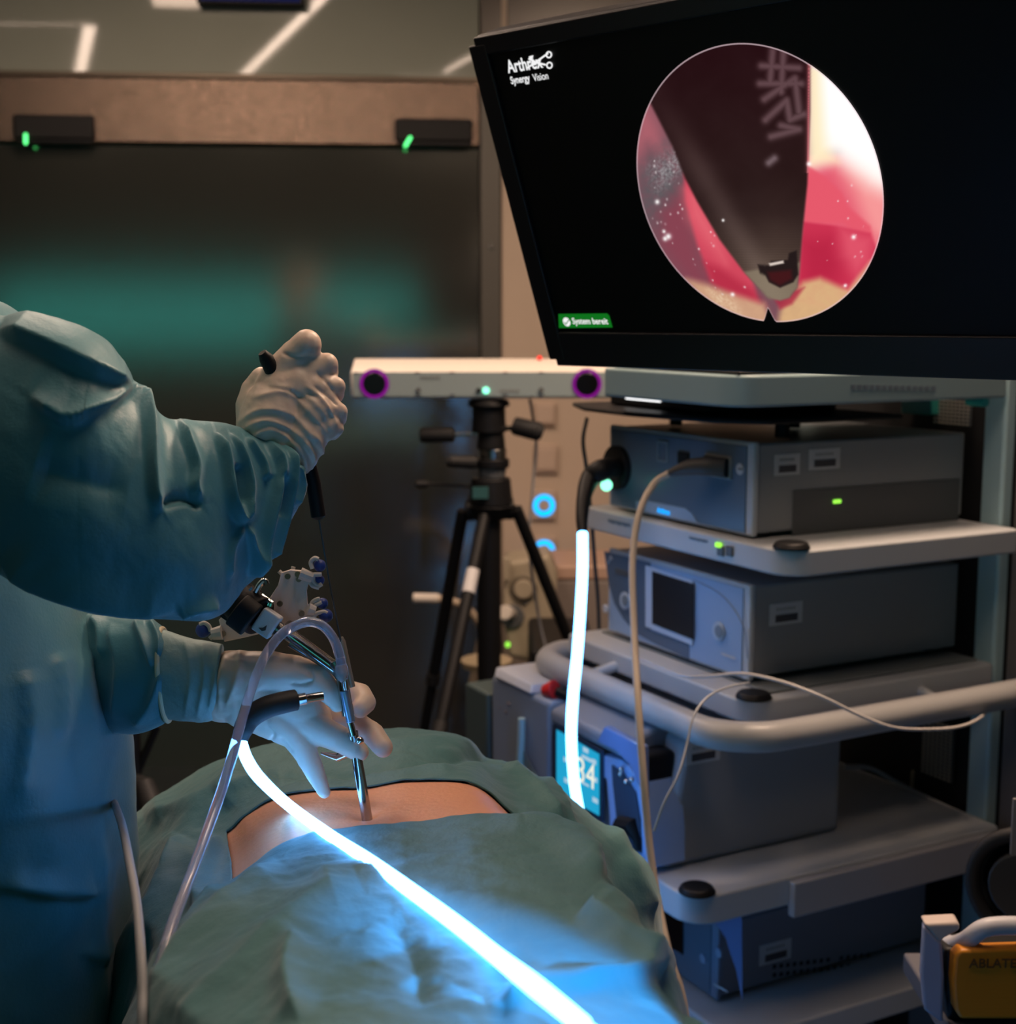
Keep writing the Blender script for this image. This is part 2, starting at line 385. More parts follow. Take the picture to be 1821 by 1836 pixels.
MB().disc(PY(910, 1155, 3.95), (0, -1, 0), .007, .01, 14).build('indicator_light', GREENY, t)
for s in ((985, 1180), (1110, 1180)):
    MB().sphere((PY(s[0], 1180, 4.2).x, 4.3, .035), .034).build('caster', RUBBER, t)
t2 = thing('instrument_tray', 'small cream round tray on a stand behind the tripod legs', 'tray', PY(875, 1215, 3.7))
c = PY(872, 1196, 3.7); MB().cyl(c, c+Vector((0, 0, .022)), .065, .072, 32).build('tray', mat('cream', (.50, .40, .26), .5), t2, bevel=.004)
MB().cyl(c-Vector((0, 0, c.z-.02)), c-Vector((0, 0, .001)), .012).build('pole', BLACKP, t2)
MB().cyl(Vector((c.x, c.y, .001)), Vector((c.x, c.y, .02)), .12).build('base', BLACKP, t2)
t2 = thing('breathing_hose', 'short tan hose curving behind the black tripod legs', 'hose', PY(800, 1080, 3.9))
MB().tube(spline([PY(742, 1072, 3.9), PY(765, 1072, 3.9), PY(805, 1077, 3.9), PY(838, 1092, 3.92), PY(862, 1130, 3.95), PY(855, 1180, 4.0), PY(845, 1250, 4.05), PY(842, 1400, 4.1), PY(842, 1560, 4.15)]), .0115).build('hose', mat('tan_hose', (.50, .40, .30), .5), t2)
MB().tube([PY(741, 1072, 3.9), PY(786, 1073, 3.9)], .014).build('end_fitting', WHITEP, t2)
# dark low shelf shapes between the tripod and the pump
t2 = thing('floor_pump', 'dark low box on wheels on the floor behind the tripod', 'box', (PY(975, 1180, 3.4).x, 3.5, 0))
a = PY(950, 1165, 3.5); b = PY(1070, 1165, 3.5)
MB().box(a.x, b.x, 3.5, 3.9, .06, a.z).build('housing', BLACKP, t2, bevel=.015)
for x, y in ((a.x+.04, 3.54), (b.x-.04, 3.54), (a.x+.04, 3.86), (b.x-.04, 3.86)): MB().sphere((x, y, .031), .03).build('caster', RUBBER, t2)

# ------------------------------------------------------------------ tracking camera and its tripod
DT = 3.25
def T(px, py, o=0): return P(px, py, DT+o)
pxm = DT/F
t = thing('tripod', 'black photo tripod with white sticker on one leg, under the tracking camera', 'tripod', (T(875, 900).x, T(875, 900).y, 0))
ty = T(875, 900).y; tx = T(876, 900).x
def TX(px, py, dy=0): return PY(px, py, ty+dy)
m = MB().cyl(TX(876, 716), TX(876, 728), .045, .050).cyl(TX(876, 728), TX(876, 775), .038, .040).cyl(TX(880, 775), TX(880, 805), .030, .034)
m.build('pan_head', BLACKP, t, bevel=.003)
MB().cyl(TX(884, 804), TX(884, 822), .031, .031).build('silver_collar', STEELD, t, bevel=.002)
MB().cyl(TX(882, 822), TX(882, 838), .040, .040).build('panning_plate', BLACKP, t, bevel=.003)
MB().cyl(TX(882, 838), TX(882, 856), .034, .030).build('lower_collar', GREYD, t, bevel=.002)
MB().cyl(TX(880, 856), TX(880, 905), .045, .052).cyl(TX(880, 905), TX(880, 930), .060, .04).build('shoulder_casting', BLACKP, t, bevel=.004)
MB().tube([TX(752, 780), TX(757, 780), TX(812, 779), TX(816, 779)], [.014, .0185, .0185, .012], 18).build('handle_grip', RUBBER, t)
MB().tube([TX(816, 779), TX(856, 778)], .005).build('handle_rod', STEEL, t)
MB().tube([TX(918, 762, -.02), TX(924, 764, -.02), TX(965, 774, -.05), TX(973, 777, -.05)], [.014, .021, .022, .014], 18).build('handle_grip', RUBBER, t)
MB().tube([TX(893, 768), TX(919, 768, -.02)], .006).build('handle_rod', STEELD, t)
MB().tube([TX(800, 827, -.05), TX(805, 827, -.05), TX(850, 829, -.02)], [.008, .014, .016], 18).build('lock_lever', RUBBER, t)
MB().tube([TX(744, 868), TX(748, 868), TX(765, 868), TX(769, 868)], [.005, .009, .009, .005], 12).build('crank_knob', RUBBER, t)
MB().tube([TX(768, 867), TX(850, 873)], .0035).build('crank_arm', BLACKM, t)
MB().box(TX(848, 870).x, TX(876, 870).x, ty-.062, ty-.054, TX(860, 888).z, TX(860, 868).z).build('maker_label', mat('tripod_label', (.03, .10, .10), .5), t)
cb = Vector((tx, ty, .42)); MB().tube([TX(876, 905), cb], .028, 20).build('centre_column', BLACKP, t)
feet = [(-.60, .30), (.0, -.66), (.62, .33)]
hips = [TX(830, 915), TX(868, 925, -.04), TX(925, 912)]
def leg(h, f, k):
    h = Vector(h); f = Vector(f); d = (f-h); a = h + d*.42; b = h + d*.72
    l = MB().tube([h, a], .0145, 16).build('leg', BLACKP, t)
    MB().tube([a-d*.02, a+d*.005], .0175, 16).build('leg_lock', RUBBER, l)
    MB().tube([a, b], .012, 16).build('leg_section', BLACKP, l); MB().tube([b, f], .0095, 16).build('leg_section', STEELD if 0 else BLACKP, l)
    MB().sphere(f+Vector((0, 0, .008)), .017).build('rubber_foot', RUBBER, l)
    return h, d
def foot(px, py, dy):      # where the leg's line through a lower photo point meets the floor
    return TX(px, py, dy)
def ground(h, q):
    d = q-h; s = (h.z-.012)/(-d.z); return h+d*s
leg(hips[0], ground(hips[0], TX(765, 1280, .12)), 0)
leg(hips[1], ground(hips[1], TX(792, 1290, -.30)), 1)
leg(hips[2], ground(hips[2], TX(1004, 1108, .10)), 2)
h, q = hips[1], TX(792, 1290, -.30); L1 = h+(q-h)*.30; L2 = h+(q-h)*.415
nrm = Vector((0, -.0205, .004))
dd = (q-h).normalized(); sdv = dd.cross(Vector((0, 1, 0))).normalized()*.012
def yA(y): return h+(q-h)*((y-h.z)/(q.z-h.z))
A_ = yA(TX(870, 1020, -.1).z); B_ = yA(TX(858, 1060, -.12).z)
MB().tube([A_, B_], .0152, 16).build('sticker', mat('white_sticker', (.62, .60, .60), .5), t)
for hp in hips: MB().tube([hp.lerp(TX(878, 912), .1), TX(878, 912)], .026, 12).build('leg_hinge', BLACKP, t, bevel=.003)

t = thing('tracking_camera', 'long white stereo tracking camera with two purple-ringed lenses on the tripod', 'camera', T(876, 716))
th_ = math.radians(-2)
bodyY = ty-.03
FC = WHITEP; FG = mat('tracker_face', (.26, .32, .33), .4, var=.03)
xl = PY(630, 700, bodyY).x; xr = PY(1118, 700, bodyY).x; zt = PY(800, 647, bodyY+.085).z; zm = PY(800, 664, bodyY).z; zb = PY(800, 715, bodyY).z
pr = [(bodyY-.012, zb+.001), (bodyY-.018, zb+.012), (bodyY-.018, zm-.008), (bodyY-.010, zm+.002), (bodyY+.06, zt+.006), (bodyY+.085, zt), (bodyY+.085, zb+.006)]
MB().prism([(xl, a, b) for a, b in pr], (xr-xl, 0, 0)).build('body', WHITEP, t, bevel=.006)
zA = PY(800, 667, bodyY-.018).z; zB = PY(800, 711, bodyY-.018).z
MB().box(xl+.006, xr-.006, bodyY-.0205, bodyY-.0185, zB, zA).build('face_plate', FG, t, bevel=.001)
for px in (671, 1052):
    c = PY(px, 688, bodyY-.021)
    l = MB().disc(c, (0, -1, 0), .0255, .006, 40).build('lens', DARKGLASS, t, bevel=.002)
    ring = MB().disc(c, (0, -1, 0), .034, .0015, 48).build('lens_ring', mat('ring_base', (.10, .012, .10), .5), l)
    for k in range(36):
        a = 2*PI*k/36; e = Vector((math.cos(a), 0, math.sin(a))); s = Vector((-math.sin(a), 0, math.cos(a)))*.0014
        p0 = c+e*.0265+Vector((0, -.0017, 0)); p1 = c+e*.033+Vector((0, -.0017, 0))
        if k == 0: lm = MB().prism([p0-s, p0+s, p1+s, p1-s], (0, -.0012, 0)).build('infrared_led', PURPLE, l, smooth=False)
        else: MB().prism([p0-s, p0+s, p1+s, p1-s], (0, -.0012, 0)).build('infrared_led', PURPLE, l, smooth=False)
for px, py, r, m_, nm in ((871, 700, .0075, CYANL, 'indicator_light'), (858, 700, .006, BLACKM, 'sensor_window'), (750, 699, .0055, GREYD, 'screw'), (970, 699, .0055, GREYD, 'screw')):
    MB().disc(PY(px, py, bodyY-.0206), (0, -1, 0), r, .004, 16).build(nm, m_, t)
for px, py in ((638, 669), (748, 668), (810, 668), (906, 668), (970, 668), (750, 708), (811, 708), (905, 708), (970, 708)):
    c = PY(px, py, bodyY-.0207); MB().box(c.x-.005, c.x+.005, c.y-.001, c.y, c.z-.0015, c.z+.0015).build('slot', INK, t, smooth=False)
for px0, px1, py in ((753, 790, 677), (896, 932, 701)):
    for k in range(6):
        x0 = PY(px0+(px1-px0)*k/6, py, bodyY-.0207); x1 = PY(px0+(px1-px0)*(k+.75)/6, py, bodyY-.0207)
        MB().box(x0.x, x1.x, x0.y-.0008, x0.y, x0.z-.0035, x0.z+.003+.001*(k % 2)).build('blurred_print', mat('grey_print', (.20, .22, .22), .5), t, smooth=False)
MB().box(PY(948, 700, bodyY).x, PY(950, 700, bodyY).x, bodyY, bodyY+.01, zb-.01, zb+.001).build('cable_gland', BLACKP, t)
MB().sphere(PY(967, 642, bodyY+.05), .0055).build('warning_light', REDL, t)
t2 = thing('tracker_cable', 'thin grey cable hanging from the tracking camera beside the switches', 'cable', PY(950, 720, ty))
MB().tube(spline([PY(950, 717, ty+.02), PY(957, 760, ty+.04), PY(961, 800, ty+.05), PY(957, 850, ty+.05), PY(952, 910, ty+.05), PY(948, 970, ty+.06), PY(955, 1040, ty+.08), PY(968, 1120, ty+.1), PY(985, 1210, ty+.12), PY(985, 1400, ty+.14), PY(985, 1600, ty+.15)]), .0035, 8).build('cable', GREYC, t2)

# ------------------------------------------------------------------ equipment cart
TH = math.radians(28.5); D1 = Vector((-math.sin(TH), math.cos(TH), 0)); D2 = Vector((math.cos(TH), math.sin(TH), 0)); CO = Vector((.38703, 2.2, 0))
def C(p): return CO + D1*p[0] + D2*p[1] + Vector((0, 0, p[2]))      # (a along the front, b into the depth, z)
def cf(px, py, b): h = plane_hit(px, py, CO+D2*b, D2)-CO; return h.dot(D1), h.z      # on a front face
def cs(px, py, a): h = plane_hit(px, py, CO+D1*a, D1)-CO; return h.dot(D2), h.z      # on a right side face
def cz(px, py, z): h = plane_hit(px, py, (0, 0, z), (0, 0, 1))-CO; return h.dot(D1), h.dot(D2)
cart = thing('equipment_cart', 'tall grey wheeled equipment cart with four shelves behind the patient', 'cart', C((.2, .25, 0)))
POST = mat('cart_post', (.42, .60, .64), .4, .2, var=.04)
MB(C).box(-.078, -.030, .475, .53, .09, 1.62).build('post', POST, cart, bevel=.006)
MB(C).box(.44, .50, .475, .53, .09, 1.62).build('post', POST, cart, bevel=.006)
MB(C).box(-.029, .439, .505, .52, .09, 1.55).build('back_panel', BLACKM, cart)
MB(C).box(-.30, -.082, .50, .53, .09, 1.62).build('side_panel', mat('panel_taupe', (.14, .125, .12), .5), cart, bevel=.004)
def rshelf(a0, a1, b0, b1, z0, z1, r=.045, corner=None):
    pts = []
    for cx_, cy_, s in ((a0+r, b0+r, PI), (a1-r*.3, b0+r*.3, 1.5*PI), (a1-.01, b1-.01, 0), (a0+.01, b1-.01, .5*PI)):
        rr = r if s == PI else (r*.3 if s == 1.5*PI else .01)
        for k in range(7): an = s+k*PI/12; pts.append((cx_+rr*math.cos(an), cy_+rr*math.sin(an), z0))
    return MB(C).prism(pts, (0, 0, z1-z0)) if 0 else MB().prism([C(p) for p in pts], (0, 0, z1-z0))
shs = [(-.085, .29, -.10, .47, 1.364, 1.412), (-.125, .47, -.025, .47, 1.105, 1.146), (-.085, .47, -.06, .47, .868, .905), (-.115, .47, -.185, .47, .575, .622), (-.115, .47, -.10, .47, .33, .372)]
TEAL_LIT = mat('teal_lit_shelf', (.24, .34, .36), .4, var=.03)  # cart grey with the teal light on the top shelf put into its colour
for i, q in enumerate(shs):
    rshelf(*q, r=.05).build('shelf', GREYW if i else TEAL_LIT, cart, bevel=.004)
# recessed floor plate of the handle shelf
MB(C).box(-.055, .44, .0, .46, .9055, .909).build('shelf_mat', mat('mat_grey', (.20, .22, .22), .5), cart, bevel=.003)
for a, b, z in ((-.098, .002, 1.147), (-.062, -.035, .906), (-.092, -.160, .623)):
    MB().cyl(C((a, b, z)), C((a, b, z+.010)), .030, .024).build('corner_bumper', BLACKP, cart, bevel=.003)
for a in (-.075, .45):
    for b in (.0, .43):
        m = MB().cyl(C((a-.014, b, .045)), C((a+.014, b, .045)), .044).build('caster', RUBBER, cart, bevel=.004)
MB(C).box(-.115, .47, -.1, .47, .09, .13).build('base_frame', GREYW, cart, bevel=.01)
for a in (-.10, .44):
    for b in (-.06, .43): MB().cyl(C((a+.02, b, .08)), C((a+.02, b, .12)), .015).build('caster_stem', STEELD, cart)
for a in (-.02, .40): MB(C).box(a-.03, a+.03, .40, .46, .13, .33).build('base_post', GREYD, cart)
MB(C).box(-.070, .275, -.085, .46, 1.4125, 1.418).build('shelf_mat', BLACKM, cart, bevel=.002)  # dark sheet added to dim the lamp-lit top shelf
# tubular handle around the shelf
zh = .865
hp = []
A0 = cz(1800, 1250, zh); Acor = cz(1330, 1300, zh); A1 = cz(1000, 1130, zh)
aR, bF, aL = -.135, -.125, .435
hpts = [C((aR, .56, zh)), C((aR, .35, zh)), C((aR, .12, zh)), C((aR, .0, zh)), C((aR+.01, -.075, zh)), C((aR+.06, bF, zh)), C((aR+.14, bF-.005, zh)), C((.12, bF-.005, zh)), C((.36, bF-.005, zh)), C((aL, bF+.005, zh)), C((aL+.045, bF+.06, zh)), C((aL+.03, bF+.13, zh)), C((aL-.01, bF+.16, zh))]
MB().tube(spline(hpts, 8), .0235, 20).build('handle', mat('handle_grey', (.42, .42, .42), .35), cart)
for a, b in ((aR+.01, .10), (.02, bF+.02)): pass
MB().tube([C((aR, .30, zh)), C((-.08, .30, zh+.015))], .010).build('handle_bracket', GREYW, cart)
MB().tube([C((.30, bF, zh)), C((.30, -.05, zh+.015))], .010).build('handle_bracket', GREYW, cart)
# shelf details: step block and print on shelf edges
MB(C).box(-.131, -.1155, .0, .47, .560, .618).build('shelf_rail', mat('rail_grey', (.40, .40, .42), .45), cart, bevel=.003)
a, z = cf(1290, 977, -.0255); MB(C).box(a-.007, a+.007, -.031, -.0255, z-.004, z+.004).build('indicator_light', GREENY, cart, bevel=.002)
for px in (1293, 1309): a, z = cf(px, 988, -.0255); MB(C).box(a-.008, a+.008, -.029, -.0255, z-.008, z+.008).build('shelf_button', GREYD, cart, bevel=.001)
def bars(px0, px1, py0, py1, b, par, n=8, m_=INK, h=.006, face='f', a0=0, nm='blurred_print'):
    for k in range(n):
        x = px0+(px1-px0)*(k+.5)/n; y = py0+(py1-py0)*(k+.5)/n
        if face == 'f':
            a, z = cf(x, y, b); MB(C).box(a-.0042, a+.0042, b-.0008, b-.0001, z-h*(.4+.2*(k % 2)), z+h*.5).build(nm, m_, par, smooth=False)
PRINT = mat('soft_print', (.14, .18, .22), .6)
bars(1090, 1130, 933, 942, -.025, cart, 7, PRINT)
bars(1236, 1268, 964, 971, -.025, cart, 7, PRINT, .004)
for k in range(14): b, z = cs(1530+k*11, 694+k*.2, -.0855); MB(C).box(-.0868, -.0853, b-.0055, b+.0035, z-.004, z+.004).build('blurred_print', PRINT, cart, smooth=False)
# tag on side panel and dark seam at far right
MB(C).box(-.0815, -.0785, .498, .532, .09, 1.62).build('panel_seam', BLACKM, cart)

def device(name, lab, a1, b0, b1, z0, z1, face, side=GREYM, frame=GREYW, cat='device', fr=.012):
    t = thing(name, lab, cat, C((a1/2, (b0+b1)/2, z0)))
    MB(C).box(0, a1, b0+.012, b1, z0+.008, z1).build('housing', side, t, bevel=.004)
    MB(C).box(-.004, a1+.004, b0, b0+.0117, z0+.004, z1+.003).build('front_frame', frame, t, bevel=.004)
    MB(C).box(.012, a1-.006, b0-.0025, b0-.0002, z0+.009, z1-.004).build('front_face', face, t, bevel=.001)
    for a in (.03, a1-.03):
        for b in (b0+.04, b1-.04): MB(C).box(a-.012, a+.012, b-.012, b+.012, z0-.0005, z0+.008).build('rubber_foot', RUBBER, t)
    return t
def sticker(t, px, py, wd, hh, a0=0):
    b, z = cs(px, py, a0-.001)
    s = MB(C).box(a0-.0012, a0-.0002, b-wd, b+wd, z-hh, z+hh).build('asset_label', LAB, t, smooth=False)
    MB(C).box(a0-.0022, a0-.0013, b-wd*.65, b+wd*.7, z-hh*.72, z-hh*.05).build('barcode', INK, s, smooth=False)
    for k in range(6): MB(C).box(a0-.0022, a0-.0013, b-wd*.6+k*wd*.2, b-wd*.6+k*wd*.2+wd*.13, z+hh*.35, z+hh*.6).build('label_print', mat('faint', (.3, .3, .3), .6), s, smooth=False)

# unit 1: camera control unit with light source
u1 = device('camera_control_unit', 'dark slate endoscopy control unit with two plugged cables, topmost box on the cart', .415, 0, .465, 1.1465, 1.299, FACEB)
def fdisc(px, py, b, r, th, m_, nm, par, n=32): a, z = cf(px, py, b); return MB().disc(C((a, b, z)), -D2, r, th, n).build(nm, m_, par, bevel=.001)
fdisc(1110, 838, -.0026, .040, .012, BLACKM, 'light_port', u1)
a, z = cf(1189, 810, -.003)
m = MB(C)
for s in (-1, 1): m.box(a+s*.014-.0015, a+s*.014+.0015, -.0055, -.0026, z-.018, z+.018); m.box(a-.0124, a+.0124, -.0055, -.0026, z+s*.0165-.0015, z+s*.0165+.0015)
m.build('button_outline', mat('soft_line', (.25, .32, .36), .5), u1, smooth=False)
a, z = cf(1226, 822, -.003); MB(C).box(a-.016, a+.016, -.006, -.0026, z-.010, z+.011).build('usb_port', BLACKM, u1, bevel=.002)
a, z = cf(1288, 836, -.003)
MB(C).box(a-.036, a+.036, -.006, -.0026, z-.019, z+.019).build('socket_frame', mat('socket_line', (.33, .31, .28), .4), u1, bevel=.008)
MB(C).box(a-.032, a+.032, -.012, -.0062, z-.016, z+.016).build('camera_socket', BLACKM, u1, bevel=.007)
fdisc(1327, 841, -.0026, .0095, .002, LAB, 'round_symbol', u1)
a, z = cf(1327, 841, -.005); MB(C).box(a-.005, a+.005, -.0062, -.0047, z-.001, z+.001).build('symbol_print', INK, u1, smooth=False)
tb = [cf(x, y, -.003) for x, y in ((1140, 898), (1165, 899), (1228, 911), (1240, 920), (1250, 937), (1141, 914))]
MB().prism([C((a, -.0042, z)) for a, z in tb], D2*.0015).build('logo_tab', mat('logo_tab', (.36, .47, .60), .4), u1, smooth=False)
a, z = cf(1178, 919, -.0045); text_mesh('logo_print', 'Arthrex', .0145, C((a, -.0046, z)), -D1, (0, 0, 1), emat('logo_blue', (.0, .35, 1), 1.6), u1, .0004, sx=.8)
sticker(u1, 1411, 833, .026, .017); sticker(u1, 1478, 823, .033, .017)
b0_, z1_ = cs(1422, 880, -.001); b1_, z0_ = cs(1735, 925, -.001)
MB(C).box(-.002, -.0003, b0_, .455, z0_-.005, z1_).build('vent_panel', GREYD, u1, smooth=False)
b, z = cs(1500, 899, -.003); MB(C).box(-.005, -.0022, b-.008, b+.008, z-.003, z+.003).build('indicator_light', GREENY, u1, bevel=.001)
a, z = cf(1070, 0, 0)
# light cable plug and black strain relief
t = thing('light_cable', 'glowing white light guide cable looping from control unit across the patient drape', 'cable', C((.4, 0, .9)))
light_cable = t
# unit 2
u2 = device('touchscreen_unit', 'blue fronted box with a square dark touchscreen, below the topmost unit', .415, 0, .465, .910, 1.069, FACEL)
curve = [(1085, 985), (1100, 990), (1120, 995), (1150, 1004), (1150, 1130), (1168, 1148), (1140, 1135), (1118, 1112), (1102, 1083), (1092, 1050)]
MB().prism([C((a, -.0036, z)) for a, z in [cf(x, y, -.003) for x, y in [(1083, 988), (1092, 1050), (1102, 1083), (1118, 1110), (1140, 1135), (1170, 1152), (1235, 1182), (1235, 1155), (1166, 1130), (1166, 1012), (1166, 1009)]]], D2*.0009).build('face_swoosh', mat('swoosh', (.10, .145, .21), .35), u2, smooth=False)
q = [cf(x, y, -.003) for x, y in ((1159, 1014), (1243, 1042), (1243, 1157), (1159, 1123))]
MB().prism([C((a, -.0062, z)) for a, z in q], D2*.0025).build('screen_frame', mat('frame_pale', (.55, .63, .74), .35), u2, bevel=.001)
q = [cf(x, y, -.007) for x, y in ((1169, 1024), (1243, 1047), (1243, 1147), (1169, 1118))]
MB().prism([C((a, -.0075, z)) for a, z in q], D2*.0012).build('touchscreen', mat('off_screen', (.018, .016, .016), .5), u2, smooth=False)
for px, py, r in ((1121, 1077, .016), (1289, 1132, .016)):
    fdisc(px, py, -.0037, r, .003, mat('button_ring', (.45, .53, .62), .4), 'socket_ring', u2); fdisc(px, py, -.0068, r*.66, .002, mat('button_in', (.20, .24, .28), .4), 'push_button', u2)
fdisc(1087, 1091, -.0036, .008, .004, LAB, 'power_button', u2)
a, z = cf(1093, 1004, -.004); MB().tube(spline([C((a+.006, -.0046, z-.008)), C((a, -.0046, z)), C((a-.003, -.0046, z+.008)), C((a-.009, -.0046, z+.002))], 5), .0012, 8).build('face_symbol', LAB, u2)
a0_, z_ = cf(1103, 1022, -.004); a1_, _ = cf(1128, 1028, -.004)
MB(C).box(a1_, a0_, -.0050, -.0038, z_-.006, z_+.004).build('name_bar', GREYD, u2, smooth=False)
bars(1294, 1318, 1172, 1181, -.0036, u2, 5, LAB, .004)
arc = [C((a, -.0040, z)) for a, z in [cf(x, y, -.003) for x, y in ((1245, 1040), (1285, 1060), (1315, 1090), (1335, 1130), (1341, 1180))]]
MB().tube(spline(arc, 5), .0009, 6).build('face_line', mat('line', (.25, .31, .40), .4), u2)
sticker(u2, 1409, 1100, .034, .018)
# thin dish / keyboard under the top shelf
t = thing('keyboard_tray', 'thin black curved tray on top of the topmost unit', 'tray', C((.2, .1, 1.31)))
pts = []
z = 1.330
MB().prism([C(p) for p in ((-.02, .02, z), (.05, -.04, z), (.25, -.075, z), (.40, -.07, z), (.52, -.02, z), (.52, .12, z), (.2, .3, z), (-.02, .3, z))], (0, 0, .008)).build('tray', BLACKP, t, bevel=.004)
for a, b in ((.05, .1), (.35, .1), (.2, .25)): MB().cyl(C((a, b, 1.3022)), C((a, b, 1.3299)), .012).build('foot', BLACKM, t)
t = thing('flat_tablet', 'dark flat device with bright front edge lying on the black tray', 'device', C((.2, .1, 1.339)))
MB(C).box(.12, .42, .0, .28, 1.3385, 1.362).build('housing', BLACKP, t, bevel=.006)
a0_, z_ = cf(1122, 702, -.001); a1_, _ = cf(1184, 704, -.001)
MB(C).box(a1_, a0_, -.002, -.0002, 1.352, 1.359).build('light_bar', WHITEL, t, smooth=False)
# perforated plates and green parts behind
def mesh_plate(px0, px1, py0, py1, b, nx, ny, lab):
    t = thing('perforated_plate', lab, 'grille', C((.1, b, .7)))
    a0, z1 = cf(px0, py0, b); a1, z0 = cf(px1, py1, b)
    MB(C).box(a1, a0, b, b+.004, z0, z1).build('plate', GREYD, t)
    bm = bmesh.new(); m = MB(C); dx = (a0-a1)/nx; dz = (z1-z0)/ny
    for i in range(nx):
        for j in range(ny):
            m.box(a1+dx*(i+.2), a1+dx*(i+.8), b-.002, b-.0002, z0+dz*(j+.3), z0+dz*(j+.7))
    o = m.build('metal_bead', mat('bead', (.80, .74, .62), .4, .6), t, smooth=False); o['kind'] = 'stuff'
mesh_plate(1676, 1738, 688, 765, .49, 9, 11, 'perforated metal plate behind the top shelf')
mesh_plate(1655, 1705, 1285, 1405, .49, 7, 15, 'perforated metal plate hanging behind the pump')
t = thing('green_connector', 'small dark green connector box behind the top shelf', 'connector', C((.1, .52, 1.3)))
a0, z1 = cf(1615, 710, .47); a1, z0 = cf(1668, 745, .47)
MB(C).box(a1, a0, .47, .5045, z0, z1).build('housing', mat('teal_plastic', (.02, .22, .20), .5), t, bevel=.003)
a0, z1 = cf(1742, 712, .47); a1, z0 = cf(1775, 728, .47); 
MB().cyl(C((a0, .46, (z0+z1)/2)), C((a1, .46, (z0+z1)/2)), .008).build('plug', mat('teal_plastic2', (.04, .40, .34), .35), t, bevel=.002)

# pump on the lower shelf
t = thing('arthroscopy_pump', 'large grey fluid pump with cyan display, on the lower cart shelf', 'pump', C((.2, 0, .623)))
pump = t
PZ0, PZ1 = .6235, .842
BL = mat('pump_front', (.22, .27, .36), .4, var=.05)
MB().prism([C((0, -.160, PZ0)), C((0, .21, PZ0)), C((0, .21, PZ1)), C((0, -.100, PZ1)), C((0, -.118, PZ1-.012))], D1*.50).build('housing', mat('pump_grey', (.30, .31, .33), .45, var=.04), t, bevel=.012)
MB(C).box(.30, .52, -.195, -.116, PZ0, PZ1-.012).build('display_block', BL, t, bevel=.010)
MB().prism([C(p) for p in ((.36, -.20, PZ1-.0118), (.36, -.10, PZ1-.0118), (.37, -.10, PZ1+.004), (.37, -.19, PZ1+.004))], D1*.14).build('top_cap', mat('cap_grey', (.5, .53, .6), .4), t, bevel=.004)
# display: cyan screen
q = [cf(x, y, -.197) for x, y in ((1000, 1308), (1076, 1352), (1076, 1462), (1000, 1418))]
pa = sum(a for a, z in q)/4; pz = sum(z for a, z in q)/4
MB().prism([C((a, -.1985, z)) for a, z in [cf(x, y, -.197) for x, y in ((992, 1298), (1082, 1346), (1082, 1474), (992, 1424))]], D2*.003).build('bezel', mat('bezel_navy', (.02, .04, .08), .4), t, bevel=.001)
scr = MB().prism([C((a, -.2, z)) for a, z in q], D2*.001).build('screen', emat('cyan_screen', (.015, .36, .62), 1.0), t, smooth=False)
a, z = cf(1033, 1398, -.2005); text_mesh('reading', '34', .062, C((a, -.2010, z)), -D1, (0, 0, 1), emat('screen_white', (.9, .9, .75), 1), scr, .0002)
for px, py, w2, h2 in ((1050, 1345, .008, .004), (1052, 1360, .016, .003), (1065, 1366, .006, .004), (1067, 1398, .006, .004), (1067, 1435, .008, .004), (1016, 1400, .008, .004), (1048, 1405, .014, .002), (1014, 1362, .006, .004)):
    a, z = cf(px, py, -.2005); MB(C).box(a-w2, a+w2, -.2012, -.2005, z-h2, z+h2).build('screen_icon', emat('icon_pale', (.45, .65, .8), .9), scr, smooth=False)
# arched blue pump head to the right of the display
def pf(px, py, b): a, z = cf(px, py, b); return C((a, b, z))
ARCH = mat('arch_blue', (.30, .44, .74), .3, var=.04)
arch = [(1075, 1352), (1112, 1362), (1140, 1392), (1155, 1440), (1160, 1500), (1160, 1560), (1100, 1540), (1092, 1480), (1086, 1400), (1076, 1385)]
MB().prism([pf(x, y, -.195) for x, y in arch], D2*.075).build('pump_head', ARCH, t, bevel=.004)
well = [(1096, 1372), (1116, 1386), (1138, 1420), (1146, 1470), (1148, 1530), (1108, 1522), (1104, 1460), (1098, 1405)]
w_ = MB().prism([pf(x, y, -.1985) for x, y in well], D2*.003).build('roller_recess', mat('recess', (.05, .07, .11), .4), t, smooth=False)
lid = [(1068, 1330), (1083, 1302), (1150, 1338), (1152, 1440), (1146, 1412), (1128, 1372), (1104, 1348)]
MB().prism([pf(x, y, -.215) for x, y in lid], D2*.014).build('clear_lid', mat('lid_blue', (.16, .22, .42), .2, var=.1), t, bevel=.003)
MB().prism([C((.29, -.20, PZ1-.02)), C((.29, -.12, PZ1+.004)), C((.29, -.02, PZ1+.003)), C((.29, -.02, PZ1-.04)), C((.29, -.2, PZ1-.045))], D1*(-.235)).build('head_cover', mat('cover_grey', (.22, .24, .28), .4), t, bevel=.008)
MB(C).box(.02, .10, -.185, -.12, PZ1-.085, PZ1-.03).build('latch_block', BLACKP, t, bevel=.012)
for px, py in ((1113, 1380), (1112, 1388), (1122, 1402), (1132, 1398)):
    MB().sphere(pf(px, py, -.203), .0045).build('roller', STEEL, w_)
MB().tube([pf(1114, 1482, -.2), pf(1136, 1484, -.2), pf(1142, 1505, -.2), pf(1144, 1524, -.2)], [.018, .016, .008, .006], 10).build('roller_clamp', BLACKP, w_)
sticker(t, 1260, 1348, .034, .018)
MB(C).box(.525, .62, -.20, .15, PZ0, PZ1-.05).build('side_module', mat('module_green', (.07, .10, .10), .4), t, bevel=.006)
